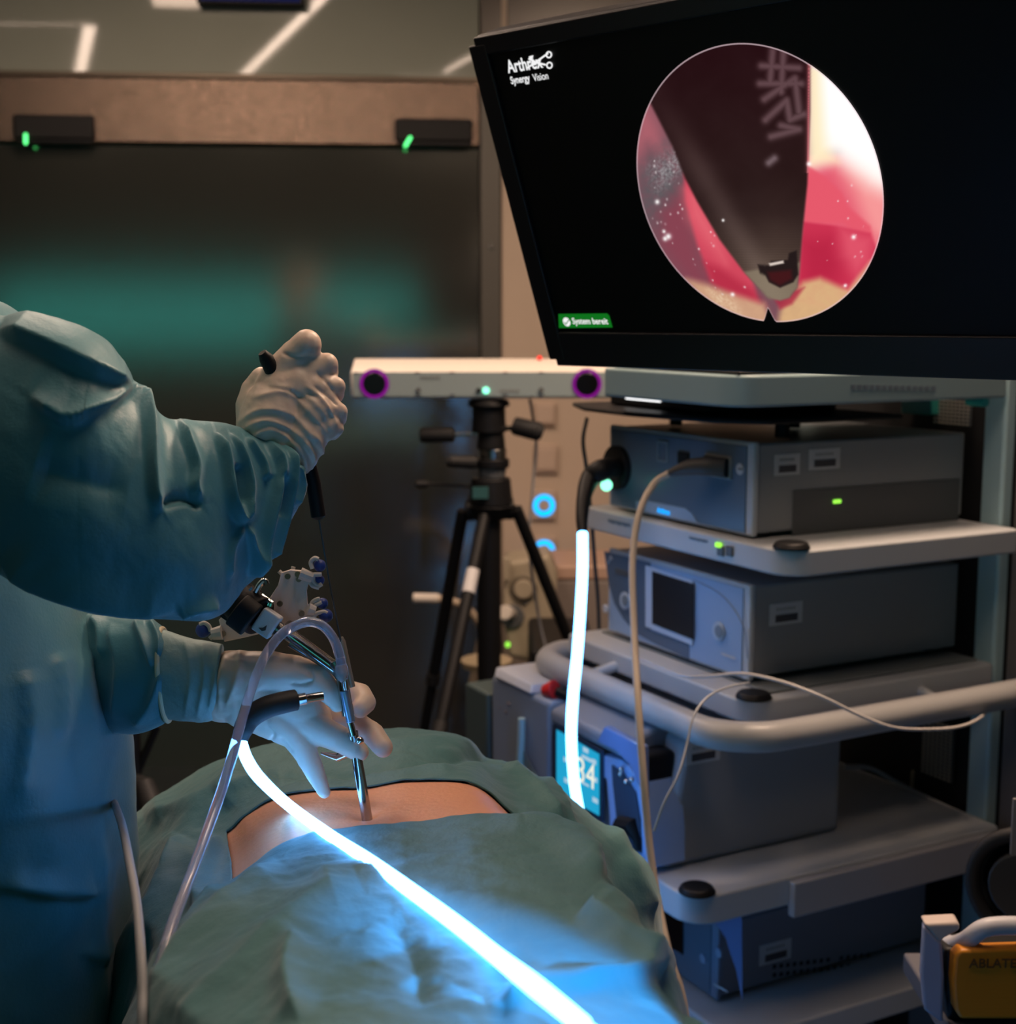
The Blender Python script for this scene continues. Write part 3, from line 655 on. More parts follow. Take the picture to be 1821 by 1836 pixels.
MB().disc(pf(954, 1396, -.202), -D2, .006, .003, 16).build('indicator_light', GREEN, t)
MB().prism([pf(x, y, -.2015) for x, y in ((938, 1345), (972, 1415), (938, 1398))], D2*.001).build('module_swoosh', mat('sw2', (.16, .19, .20), .4), t, smooth=False)
MB().tube(spline([pf(935, 1288, -.205), pf(934, 1330, -.205), pf(930, 1390, -.205)]), .007, 10).build('pole_clamp', POST, t)
# crumpled clear sterile bag with red cap over the pump corner
t2 = thing('plastic_bag', 'crumpled translucent plastic bag on the left top corner of the pump', 'bag', C((.55, -.1, .84)))
m = MB(); m.sphere(pf(958, 1258, -.14), .055, 28, 18, (1.05, .8, .62)).sphere(pf(930, 1268, -.16), .035, 24, 14).sphere(pf(985, 1252, -.12), .035, 24, 14, (1.2, 1, .6))
me = remeshed(m, .004, 2); V = co(me); N = no(me)
V += N*(np.sin(V[:, :1]*190+V[:, 2:]*120)*np.sin(V[:, 2:]*210+V[:, 1:2]*90)*.006); setco(me, V)
link('bag', me, mat('cloudy_film', (.22, .20, .23), .3, alpha=.8, bump=.003, bs=60, var=.3, vs=30), t2)
MB().tube([pf(975, 1238, -.18), pf(995, 1236, -.17)], [.010, .018], 14).build('red_cap', mat('red_cap', (.75, .03, .03), .4), t2, bevel=.002)
MB().tube([pf(999, 1240, -.17), pf(1018, 1248, -.16)], [.009, .007], 12).build('stopper', BLACKP, t2)

# bottom unit
t = device('suction_unit', 'dark blue grey box with two rows of vent holes, lowest on the cart', .34, -.05, .42, .3725, .508, FACEB, side=mat('bottom_side', (.20, .22, .27), .45), frame=mat('bf', (.2, .24, .32), .4))
q = [cf(x, y, -.054) for x, y in ((1190, 1650), (1228, 1672), (1228, 1715), (1190, 1690))]
MB().prism([C((a, -.0552, z)) for a, z in [cf(x, y, -.054) for x, y in ((1165, 1615), (1225, 1650), (1225, 1712), (1165, 1680))]], D2*.002).build('display', DARKGLASS, t, bevel=.001)
for px, py in ((1262, 1718), (1290, 1708)): fdisc(px, py, -.0528, .008, .004, mat('knobb', (.3, .36, .48), .4), 'knob', t)
q = [cf(x, y, -.053) for x, y in ((1268, 1630), (1330, 1645), (1331, 1795), (1320, 1740), (1300, 1680))]
MB().prism([C((a, -.0536, z)) for a, z in q], D2*.0009).build('face_swoosh', mat('sw3', (.16, .22, .42), .4), t, smooth=False)
sticker(t, 1390, 1707, .034, .018)
for j, (y0, y1) in enumerate(((1733, 1712), (1748, 1727))):
    for k in range(15):
        if k == 9 and j == 0: continue
        x = 1388+(1556-1388)*k/14; y = y0+(y1-y0)*k/14
        b, z = cs(x, y, -.0005); MB(C).box(-.0012, -.0002, b-.0035, b+.0035, z-.0035, z+.0035).build('vent_hole', BLACKM, t, smooth=False)
bars(1280, 1304, 1765, 1778, -.0536, t, 5, LAB, .003)

# beige camera cable from unit 1
t = thing('camera_cable', 'beige camera cable plugged into the topmost unit and hanging down in front', 'cable', C((.1, -.05, 1.2)))
Yc = 2.12
q = [pf(1300, 838, -.012), pf(1270, 836, -.03), pf(1235, 838, -.045), pf(1200, 848, -.06)]
MB().tube(spline(q, 6), lerp_list([.015, .016, .013, .006], 6), 16).build('plug', mat('plug_grey', (.07, .065, .06), .5), t)
MB().tube(spline([q[-1], PY(1172, 868, 2.30), PY(1146, 920, 2.26), PY(1134, 1000, 2.22), PY(1136, 1120, 2.15), PY(1143, 1250, 2.05), PY(1152, 1380, 2.0), PY(1162, 1500, 1.98), PY(1178, 1610, 1.95), PY(1200, 1715, 1.9), PY(1225, 1800, 1.88), PY(1240, 1950, 1.85)], 10), .0058, 12).build('cable', BEIGEC, t)
# thin pale cords on the handle shelf
t = thing('white_cord', 'thin pale cord lying over the cart handle and dropping in a loop', 'cord', C((0, 0, .92)))
MB().tube(spline([C((.22, -.07, .915))] + [PY(x, y, Y) for x, y, Y in ((1215, 1209, 2.15), (1262, 1213, 2.10), (1330, 1208, 2.06), (1400, 1222, 2.02), (1470, 1248, 1.99), (1540, 1282, 1.99), (1600, 1304, 2.0), (1660, 1308, 2.05), (1720, 1303, 2.1), (1758, 1286, 2.22), (1775, 1262, 2.36))], 8), .0026, 8).build('cord', mat('pale_cord', (.55, .52, .50), .5), t)
t = thing('drip_line', 'thin pale tube falling from the handle shelf in front of the pump', 'tube', C((0, 0, .92)))
MB().tube(spline([PY(x, y, Y) for x, y, Y in ((1345, 1224, 2.05), (1305, 1232, 2.03), (1268, 1250, 2.0), (1243, 1285, 1.97), (1230, 1340, 1.95), (1215, 1390, 1.93), (1190, 1440, 1.92), (1172, 1490, 1.92))], 8), .0018, 8).build('tube', mat('pale_tube', (.4, .42, .45), .4), t)
t = thing('power_lead', 'dark grey power lead hanging loosely at the left of the control unit', 'cable', PY(1050, 760, 2.6))
MB().tube(spline([PY(x, y, Y) for x, y, Y in ((1052, 750, 2.62), (1045, 790, 2.6), (1051, 840, 2.6), (1060, 930, 2.6), (1066, 1010, 2.6), (1072, 1080, 2.62), (1076, 1200, 2.65))], 8), .004, 8).build('lead', mat('lead_grey', (.05, .05, .05), .5), t)
t = thing('rear_lead', 'grey lead lying behind the pump on the lower shelf', 'cable', C((.1, .45, .63)))
MB().tube(spline([pf(x, y, b) for x, y, b in ((1515, 1375, .4), (1560, 1378, .42), (1610, 1405, .45), (1680, 1440, .47), (1735, 1465, .47))], 8), .005, 8).build('lead', GREYC, t)
t = thing('wall_grille_strip', 'beaded light chain hanging behind the lower shelf', 'chain', C((.1, .5, .7)))
m = MB()
for k in range(12): m.sphere(pf(1636-k*.4, 1385+k*6, .5), .0035, 8, 6)
m.tube([pf(1636, 1380, .5), pf(1631, 1460, .5)], .001, 6).build('chain', mat('bead2', (.4, .37, .28), .4, .5), t)

# black hose reel and yellow pedal at right
t = thing('hose_reel', 'black coiled hose reel at the right edge beside the cart', 'reel', PY(1830, 1570, 1.85))
c0 = PY(1850, 1575, 1.85); n_ = Vector((-.55, -.83, 0)).normalized(); e1 = Vector((0, 0, 1)); e2 = n_.cross(e1)
for k in range(5):
    R = .072-.004*k; cc = c0 + n_*(.035-.017*k)
    MB().tube([cc + e1*R*1.02*math.cos(2*PI*i/40) + e2*R*math.sin(2*PI*i/40) for i in range(41)], .0105, 12, cap=False).build('hose_coil', RUBBER, t)
MB().cyl(c0-n_*.045, c0+n_*.045, .050).build('drum', mat('drum', (.03, .03, .03), .4), t, bevel=.004)
m = MB(); a = PY(1814, 1430, 1.78); b = PY(1850, 1532, 1.78); m.box(a.x, b.x+.03, a.y-.004, a.y, b.z, a.z); m.build('hanger_plate', mat('hang', (.25, .23, .23), .5), t, bevel=.002)
m = MB(); m.tube([c0+Vector((.06, .0, .11)), c0+Vector((.06, .0, -(c0.z-.02)))], .012); m.build('pole', GREYD, t)
MB().cyl(Vector((c0.x+.06, c0.y, .001)), Vector((c0.x+.06, c0.y, .03)), .16).build('base', GREYD, t, bevel=.005)
t = thing('foot_pedal', 'yellow ablation foot pedal in a white bracket at the lower right corner', 'pedal', PY(1740, 1836, 1.6))
Yp = 1.62
def pp(x, y, o=0): return PY(x, y, Yp+o)
MB().prism([pp(1655, 1660), pp(1650, 1750), pp(1656, 1812), pp(1690, 1836), pp(1692, 1750), pp(1688, 1690)], (.004, .02, 0)).build('bracket_side', mat('bracket', (.36, .38, .52), .4), t, bevel=.004)  # white bracket side; blue light falling on it is put into the colour
MB().prism([pp(1656, 1658), pp(1720, 1655), pp(1722, 1668), pp(1692, 1684), pp(1686, 1694)], (0, .022, .004)).build('bracket_top', mat('bracket2', (.55, .46, .42), .4), t, bevel=.004)
MB().tube(spline([pp(1690, 1690, .05), pp(1712, 1694, .03), pp(1735, 1684, .01), pp(1760, 1666, 0), pp(1790, 1660, 0), pp(1850, 1660, 0)], 8), .0115, 14).build('carry_handle', mat('bracket3', (.50, .50, .54), .4), t)
MB().prism([pp(1692, 1702, .012), pp(1850, 1702, .012), pp(1850, 1833, .012), pp(1700, 1833, .012), pp(1694, 1780, .012)], (0, .05, 0)).build('pedal_back', BLACKP, t, bevel=.006)
YEL = mat('amber_pedal', (.60, .22, .012), .45, bump=.0003, bs=12, stretch=(1, 1, 25))
MB().prism([pp(1722, 1704, -.01), pp(1850, 1700, -.01), pp(1850, 1828, -.01), pp(1722, 1828, -.01), pp(1712, 1810, -.01), pp(1708, 1760, -.01), pp(1712, 1715, -.01)], (0, .0218, 0)).build('pedal_plate', YEL, t, bevel=.004)
text_mesh('pedal_print', 'ABLATE', .0165, pp(1737, 1735, -.0125), (1, 0, 0), (0, 0, 1), mat('pedal_ink', (.12, .05, .01), .6), t, .0004, bold=.0003)
MB().box(pp(1700, 1836).x, pp(1850, 1836).x+.05, Yp-.01, Yp+.2, pp(1700, 1850).z-.02, pp(1700, 1838).z).build('bracket_shelf', mat('brs', (.12, .12, .14), .5), t, bevel=.004)
MB().tube([Vector((pp(1760, 1836).x, Yp+.1, pp(1700, 1852).z-.02)), Vector((pp(1760, 1836).x, Yp+.1, .02))], .016).build('stand', GREYD, t)
MB().cyl(Vector((pp(1760, 1836).x, Yp+.1, .001)), Vector((pp(1760, 1836).x, Yp+.1, .03)), .14).build('base', GREYD, t, bevel=.005)

# ------------------------------------------------------------------ monitor
MA = math.radians(46.5); MTL = math.radians(21.5)
md = Vector((math.sin(MA), -math.cos(MA), 0)); mnh = Vector((-math.cos(MA), -math.sin(MA), 0))
mu = (Vector((0, 0, 1))*math.cos(MTL) + mnh*math.sin(MTL)).normalized(); mn = md.cross(mu).normalized()
if mn.dot(Vector((0, -1, 0))) < 0: mn = -mn
MC = P(1349.6, 338.2, 1.55); MO = MC - md*.340 - mu*.172
def MF(p): return MO + md*p[0] + mu*p[1] + mn*p[2]
def mst(px, py): h = plane_hit(px, py, MO, mn)-MO; return h.dot(md), h.dot(mu)
SW, SH = .680, .362
t = thing('monitor', 'large black flat monitor showing a round endoscope picture, upper right', 'monitor', MF((SW/2, 0, -.03)))
mon = t
def rrect(x0, x1, y0, y1, r, z): 
    out = []
    for cx_, cy_, s in ((x1-r, y1-r, 0), (x0+r, y1-r, PI/2), (x0+r, y0+r, PI), (x1-r, y0+r, 1.5*PI)):
        out += [(cx_+r*math.cos(s+k*PI/12), cy_+r*math.sin(s+k*PI/12), z) for k in range(7)]
    return out
BZ = mat('monitor_black', (.005, .005, .007), .4, var=.05)
MB().prism([MF(p) for p in rrect(-.030, SW+.030, -.050, SH+.024, .016, -.05)], mn*.045).build('housing', BZ, t, bevel=.004)
# raised bezel as four bars with mitre-free joints
m = MB(MF); z0, z1 = -.0048, .004
m.box(-.029, -.0005, -.04, SH+.014, z0, z1); m.box(SW+.0005, SW+.029, -.04, SH+.014, z0, z1); m.box(-.018, SW+.018, SH+.0005, SH+.023, z0, z1-.0003); m.box(-.018, SW+.018, -.049, -.0005, z0, z1-.0003)
m.build('bezel', BZ, t, bevel=.002)
MB(MF).box(0, SW, 0, SH, -.0046, -.001).build('screen', SCRM, t, smooth=False)
MB(MF).box(SW*.35, SW*.65, SH*.25, SH*.75, -.10, -.0505).build('mount_plate', BLACKP, t, bevel=.006)
a = MF((SW/2, SH/2, -.10))
MB().tube(spline([a, a-mn*.12, a-mn*.18+Vector((0, 0, .15)), Vector((a.x+.75, a.y+.1, 2.3)), Vector((a.x+.8, a.y+.1, 2.795))], 8), .028, 16).build('ceiling_arm', GREYW, t)
# round endoscope picture
scx, scy = .340, .172; sr = .158
def fbm(x, y, s, o=4):
    v = 0; a = .5
    for i in range(o):
        v = v + a*np.sin(x*s*1.3+i*1.7+1.9*np.sin(y*s*.9+i))*np.cos(y*s*1.1-i*2.1+1.6*np.sin(x*s*.8-i*.7)); s *= 1.93; a *= .55
    return v
def inpoly(x, y, pl):
    ins = np.zeros(x.shape, bool); n = len(pl)
    for i in range(n):
        x0, y0 = pl[i]; x1, y1 = pl[(i+1) % n]
        c_ = ((y0 > y) != (y1 > y)) & (x < (x1-x0)*(y-y0)/((y1-y0) if y1 != y0 else 1e-9)+x0); ins ^= c_
    return ins
def soft(x, y, pl, w):
    d, _, _ = seg_dist(x, y, pl+[pl[0]]); ins = inpoly(x, y, pl); sd = np.where(ins, d, -d); q = np.clip(sd/w*.5+.5, 0, 1); return q*q*(3-2*q)
def paint(x, y):
    col = np.zeros(x.shape+(3,)); col[:] = (120, 78, 88)
    def lay(c, a):
        nonlocal col; a = np.clip(a, 0, 1)[..., None]; col = col*(1-a)+np.array(c, float)*a
    n1 = fbm(x, y, .03); n2 = fbm(x+50, y, .11); n3 = fbm(x, y+33, .35, 3)
    lay((168, 95, 105), soft(x, y, [(1135, 170), (1165, 185), (1215, 300), (1160, 260), (1135, 320)], 25))
    lay((92, 86, 90), soft(x, y, [(1150, 300), (1200, 250), (1232, 310), (1232, 400), (1180, 440), (1140, 360)], 34)*(.75+.5*n2))
    lay((150, 145, 148), soft(x, y, [(1165, 300), (1215, 268), (1225, 300), (1180, 340)], 20)*(.45+.9*n3))
    lay((133, 66, 80), soft(x, y, [(1180, 380), (1232, 330), (1260, 470), (1300, 560), (1240, 520), (1180, 440)], 26))
    lay((205, 70, 90), soft(x, y, [(1226, 312), (1240, 320), (1300, 430), (1350, 505), (1360, 545), (1330, 540), (1275, 505), (1250, 440), (1228, 360)], 6))
    lay((232, 110, 120), soft(x, y, [(1228, 340), (1250, 350), (1290, 430), (1300, 470), (1262, 430), (1236, 390)], 22)*.7)
    lay((176, 42, 66), soft(x, y, [(1262, 470), (1290, 480), (1350, 520), (1370, 548), (1320, 545), (1280, 520)], 12)*.8)
    lay((205, 160, 128), soft(x, y, [(1262, 508), (1300, 522), (1370, 545), (1390, 590), (1290, 590), (1230, 500)], 10)*(.96+.05*n2))
    lay((240, 215, 180), soft(x, y, [(1270, 520), (1310, 536), (1325, 560), (1290, 550)], 14)*(.4+.6*n3))
    lay((226, 92, 112), soft(x, y, [(1440, 280), (1600, 270), (1600, 520), (1520, 560), (1430, 545)], 5))
    lay((244, 150, 150), soft(x, y, [(1490, 280), (1600, 260), (1600, 420), (1565, 440), (1530, 350)], 26))
    lay((255, 246, 236), soft(x, y, [(1446, 90), (1530, 90), (1600, 250), (1592, 345), (1560, 330), (1500, 282), (1448, 300)], 30))
    lay((255, 255, 255), soft(x, y, [(1462, 90), (1530, 90), (1590, 250), (1580, 318), (1520, 280), (1470, 240)], 30))
    lay((255, 235, 190), soft(x, y, [(1446, 120), (1470, 120), (1480, 260), (1500, 290), (1448, 300)], 16)*.8)
    lay((228, 88, 106), soft(x, y, [(1446, 296), (1480, 318), (1508, 345), (1520, 370), (1560, 405), (1568, 440), (1510, 400), (1442, 400)], 5)*.95)
    lay((198, 45, 75), soft(x, y, [(1440, 398), (1500, 405), (1560, 418), (1572, 448), (1520, 520), (1500, 520), (1430, 545)], 4)*.9)
    lay((226, 90, 110), soft(x, y, [(1505, 408), (1565, 425), (1560, 470), (1535, 495), (1505, 460)], 22)*.8)
    lay((172, 30, 60), soft(x, y, [(1436, 430), (1490, 425), (1510, 470), (1500, 505), (1440, 510)], 26)*.6)
    lay((214, 172, 126), soft(x, y, [(1400, 548), (1440, 505), (1470, 498), (1520, 520), (1560, 470), (1600, 520), (1500, 600), (1390, 600)], 9)*(.97+.05*n2))
    lay((168, 44, 66), soft(x, y, [(1385, 530), (1425, 520), (1442, 515), (1420, 545), (1398, 555)], 5)*.85)
    # dark instrument
    ins = [(1130, 60), (1452, 60), (1452, 200), (1447, 330), (1438, 420), (1433, 480), (1429, 515), (1415, 534), (1398, 539), (1376, 534), (1358, 514), (1332, 486), (1290, 430), (1250, 362), (1228, 320), (1205, 262), (1162, 178)]
    A = soft(x, y, ins, 3.5)
    base = np.zeros(x.shape+(3,)); ty_ = np.clip((y-60)/480, 0, 1)[..., None]
    base[:] = np.array((36, 13, 17))*(1-ty_)+np.array((46, 36, 32))*ty_
    edge = 1165+(y-185)*.575; g1 = np.exp(-((x-edge-22)/26)**2)[..., None]; base = base+g1*np.array((24, 22, 21))*np.clip((y[..., None]-150)/150, .2, 1)
    g2 = np.clip((y-380)/130, 0, 1)[..., None]; base = base*(1-g2*.0)+g2*np.array((36, 32, 26))*(.85+.2*np.sin(y*1.4)[..., None]*.5)
    base = base + (fbm(x, y, .02)*3)[..., None]
    cent = np.exp(-((x-1395)/45)**2)[..., None]*np.clip((y[..., None]-300)/200, 0, 1)*18; base = base+cent*(1, .9, .8)
    col = col*(1-A[..., None])+base*A[..., None]
    rim = soft(x, y, [(1330, 488), (1436, 470), (1430, 516), (1415, 535), (1398, 540), (1376, 535), (1356, 514)], 4)*A; lay((138, 124, 104), rim*.75)
    lay((232, 120, 130), np.exp(-np.abs(x-1449-(y-200)*-.01)/2.2)*((y > 110) & (y < 310))*.8)
    hole = [(1358, 474), (1378, 476), (1382, 468), (1412, 466), (1414, 454), (1428, 449), (1431, 492), (1422, 506), (1398, 516), (1378, 506), (1372, 494), (1362, 490)]
    lay((36, 26, 26), soft(x, y, hole, 2.5)); lay((78, 22, 26), soft(x, y, [(1376, 488), (1418, 484), (1420, 500), (1398, 512), (1380, 502)], 5)*.7)
    lay((215, 200, 190), soft(x, y, [(1378, 472), (1404, 467), (1405, 472), (1380, 477)], 2))
    # blurred lettering along the shaft
    tx = 0
    for pl in ([(1385, 92), (1380, 150)], [(1404, 95), (1400, 165)], [(1365, 118), (1432, 122)], [(1362, 150), (1436, 150)], [(1370, 178), (1425, 140), (1432, 200)], [(1372, 215), (1410, 180), (1416, 215), (1440, 205)], [(1382, 245), (1432, 232), (1400, 225)]):
        d, _, _ = seg_dist(x, y, pl); tx = np.maximum(tx, np.exp(-(d/7.5)**2))
    lay((150, 118, 124), tx*.5*(x < 1447)); d, _, _ = seg_dist(x, y, [(1378, 292), (1388, 284)]); lay((140, 120, 126), np.exp(-(d/7)**2)*.7)
    r2 = np.random.default_rng(3)
    for k in range(60):
        if k < 26: qx, qy = r2.uniform(1168, 1225), r2.uniform(250, 450)
        elif k < 45: qx, qy = r2.uniform(1240, 1340), r2.uniform(380, 540)
        else: qx, qy = r2.uniform(1440, 1560), r2.uniform(330, 520)
        s = r2.uniform(.7, 2.2); lay((245, 235, 235), np.exp(-((x-qx)**2+(y-qy)**2)/(s*s))*r2.uniform(.3, 1)*(1-A))
    for qx, qy, s in ((1198, 424, 5), (1190, 415, 3), (1178, 362, 4), (1192, 428, 4), (1313, 528, 3.5), (1530, 425, 4), (1515, 512, 3), (1450, 294, 4), (1296, 395, 2.5)):
        lay((255, 252, 250), np.exp(-((x-qx)**2+(y-qy)**2)/(s*s)))
    dd = np.clip(col/255., 0, 1); return np.where(dd <= .04045, dd/12.92, ((dd+.055)/1.055)**2.4)
nr, na = 230, 520
vs = []; 
rr = np.linspace(0, 1, nr+1)[1:]**.85
ang = np.linspace(0, 2*PI, na, endpoint=False)
# notch at the bottom of the picture
nx_, ny_ = mst(1379, 551); nang = math.atan2(mst(1380, 577)[1]-scy, mst(1380, 577)[0]-scx)
da = (ang-nang+PI) % (2*PI)-PI; lim = np.where(np.abs(da) < .05, 1-.115*(1-np.abs(da)/.05), 1.0)
G = rr[:, None]*lim[None, :]*sr
SX = np.concatenate([[scx], (scx+G*np.cos(ang)[None]).ravel()]); SY = np.concatenate([[scy], (scy+G*np.sin(ang)[None]).ravel()])
W3 = np.array(MO)[None]+SX[:, None]*np.array(md)[None]+SY[:, None]*np.array(mu)[None]+np.array(mn)[None]*.0003
fs = [[0, 1+k, 1+(k+1) % na] for k in range(na)]
idx = np.arange(nr*na).reshape(nr, na)+1
q = np.stack([idx[:-1], idx[1:], np.roll(idx[1:], -1, 1), np.roll(idx[:-1], -1, 1)], -1).reshape(-1, 4)
me = bpy.data.meshes.new('endoscope_picture'); me.from_pydata(W3.tolist(), [], fs+q.tolist()); me.update()
px_, py_ = proj(W3); cols = paint(px_, py_); 
rimk = np.concatenate([[0], np.repeat((rr > .992)*1.0, na)])[:, None]; cols = cols*(1-rimk*.5)+rimk*.5*np.array((.75, .55, .6))
at = me.color_attributes.new('picture', 'FLOAT_COLOR', 'POINT'); at.data.foreach_set('color', np.concatenate([cols, np.ones((len(cols), 1))], 1).ravel())
PICM = bpy.data.materials.new('screen_picture'); PICM.use_nodes = True; nt = PICM.node_tree; nt.nodes.remove(nt.nodes['Principled BSDF'])
e = nt.nodes.new('ShaderNodeEmission'); vc = nt.nodes.new('ShaderNodeVertexColor'); vc.layer_name = 'picture'; e.inputs[1].default_value = 1.03
nt.links.new(vc.outputs[0], e.inputs[0]); nt.links.new(e.outputs[0], nt.nodes['Material Output'].inputs[0])
link('endoscope_picture', me, PICM, t, smooth=False)
WH = emat('screen_white_text', (1, 1, 1), .9)
def mtext(nm, s, px, py, size, sx=1, bold=0, m_=WH, rot=0):
    a, b = mst(px, py); return text_mesh(nm, s, size, MF((a, b, -.0006)), md, mu, m_, t, .0001, bold=bold, sx=sx)
mtext('logo_text', 'Arthrex', 911, 131, .0215, .80, .0004); mtext('logo_text', 'Synergy', 916, 151, .0125, .80, .0002); mtext('logo_text', 'Vision', 956, 146, .0125, .80)
def mline(pl, r, nm='logo_emblem', close=False):
    q = [MF((*mst(x, y), .0003)) for x, y in pl]
    if close: q.append(q[0])
    return MB().tube(q, r, 8).build(nm, WH, t)
mline([(945, 122), (962, 110), (982, 96)], .0011); mline([(948, 105), (960, 112), (978, 116)], .0011)
for cx_, cy_ in ((984, 98), (985, 117)): mline([(cx_+4.6*math.cos(2*PI*k/20), cy_+5.2*math.sin(2*PI*k/20)) for k in range(20)], .0009, close=True)
q = [mst(x, y) for x, y in ((948, 101), (956, 99), (955, 106), (962, 112), (958, 114), (951, 106))]; MB().prism([MF((a, b, .0002)) for a, b in q], mn*.0004).build('logo_emblem', WH, t, smooth=False)
# green ready badge
q = [mst(x, y) for x, y in ((1001, 563), (1088, 562), (1092, 566), (1098, 587), (1002, 588))]
bdg = MB().prism([MF((a, b, .0)) for a, b in q], mn*.0002).build('status_badge', emat('badge_green', (.005, .16, .012), 1), t, smooth=False)
c_ = MF((*mst(1016, 577), .0003)); MB().disc(c_, mn, .0062, .0002, 28).build('status_tick_disc', WH, t, smooth=False)
q = [MF((*mst(x, y), .0008)) for x, y in ((1012, 577), (1015, 581), (1021, 572))]; MB().tube(q, .0007, 6).build('status_tick', emat('tick_green', (.005, .16, .012), 1), t)
a, b = mst(1027, 580.5); text_mesh('status_text', 'System bereit', .0118, MF((a, b, .0004)), md, mu, WH, t, .0001, bold=.00015, sx=.92)

# ------------------------------------------------------------------ drape over the patient
rows = [
 (.70, [(-150,3800),(-60,2900),(60,2400),(200,2160),(310,2030),(430,1945),(540,1895),(640,1872),(740,1862),(850,1855),(960,1850),(1070,1855),(1180,1885),(1280,1960),(1380,2150),(1400,3000)]),
 (.80, [(-60,3300),(20,2600),(120,2200),(230,2020),(340,1890),(440,1810),(540,1768),(630,1752),(730,1745),(830,1740),(930,1732),(1030,1735),(1130,1765),(1220,1830),(1300,1980),(1330,2800)]),
 (.92, [(0,3000),(80,2400),(170,2000),(270,1860),(370,1750),(460,1685),(550,1650),(630,1638),(720,1632),(810,1628),(900,1618),(990,1622),(1080,1655),(1160,1725),(1230,1880),(1260,2600)]),
 (1.05, [(60,2600),(130,2150),(215,1880),(300,1740),(390,1650),(470,1595),(550,1562),(620,1550),(700,1545),(790,1540),(880,1530),(960,1535),(1040,1575),(1115,1660),(1165,1820),(1190,2500)]),
 (1.19, [(120,2400),(190,1920),(262,1720),(335,1620),(415,1577),(490,1520),(560,1492),(620,1483),(690,1477),(760,1471),(850,1458),(925,1467),(990,1505),(1060,1590),(1105,1740),(1130,2300)]),
 (1.33, [(150,2150),(200,1750),(262,1585),(335,1520),(405,1490),(440,1458),(500,1426),(580,1413),(655,1410),(735,1397),(850,1404),(925,1464),(985,1520),(1040,1600),(1085,1740),(1110,2200)]),
 (1.42, [(150,2050),(190,1720),(245,1545),(320,1465),(392,1420),(450,1392),(510,1376),(580,1367),(660,1360),(740,1353),(840,1368),(920,1418),(995,1470),(1065,1550),(1110,1700),(1130,2200)]),
 (1.55, [(120,2000),(160,1700),(215,1500),(290,1430),(370,1378),(445,1345),(520,1330),(590,1321),(660,1314),(760,1312),(850,1338),(950,1392),(1045,1455),(1120,1520),(1166,1640),(1180,2100)]),
 (1.72, [(140,1950),(180,1660),(240,1500),(310,1440),(380,1395),(450,1365),(520,1345),(590,1335),(660,1328),(760,1326),(850,1350),(940,1400),(1030,1458),(1100,1520),(1160,1600),(1180,1950)]),
 (1.92, [(180,1900),(220,1640),(270,1500),(330,1450),(390,1410),(450,1385),(520,1370),(590,1360),(660,1352),(760,1350),(850,1370),(930,1410),(1005,1460),(1070,1520),(1120,1600),(1140,1850)]),
]
CTRL = []
for Y, pts in rows:
    CTRL.append([PY(x, y, Y) for x, y in pts])
CTRL = np.array([[tuple(p) for p in r] for r in CTRL])
ext = CTRL[0].copy(); ext[:, 1] = .5; ext2 = CTRL[0].copy(); ext2[:, 1] = .30
ext3 = ext2.copy(); ext3[:, 1] = .24; ext3[:, 2] = np.minimum(ext3[:, 2], .50); CTRL = np.concatenate([[ext3], [ext2], [ext], CTRL]); CTRL[..., 2] = np.maximum(CTRL[..., 2], .40)
NRW = len(CTRL); R119 = 3+4; R133 = 3+5
def cr(A, t, axis):
    A = np.moveaxis(A, axis, 0); n = len(A); t = np.clip(t, 0, n-1-1e-9); i = t.astype(int); f = (t-i)
    g = lambda k: A[np.clip(i+k, 0, n-1)]
    f = f.reshape((-1,)+(1,)*(A.ndim-1)); p0, p1, p2, p3 = g(-1), g(0), g(1), g(2)
    r = .5*((2*p1)+(p2-p0)*f+(2*p0-5*p1+4*p2-p3)*f*f+(-p0+3*p1-3*p2+p3)*f**3)
    return np.moveaxis(r, 0, axis)
nv_per, nu_per = 32, 26
tv = np.linspace(0, NRW-1, (NRW-1)*nv_per+1); tu = np.linspace(0, 15, 15*nu_per+1)
BASE = cr(cr(CTRL, tv, 0), tu, 1)               # (nv, nu, 3)
def gnormals(G):
    dv = np.gradient(G, axis=0); du = np.gradient(G, axis=1); n = np.cross(du, dv); n /= np.linalg.norm(n, axis=-1, keepdims=True)+1e-12
    return n
NB = gnormals(BASE); NB *= np.sign(NB[..., 2:3].mean())
V = BASE.reshape(-1, 3).copy(); N = NB.reshape(-1, 3)
TVg, TUg = np.meshgrid(tv, tu, indexing='ij'); tvf = TVg.ravel(); tuf = TUg.ravel()
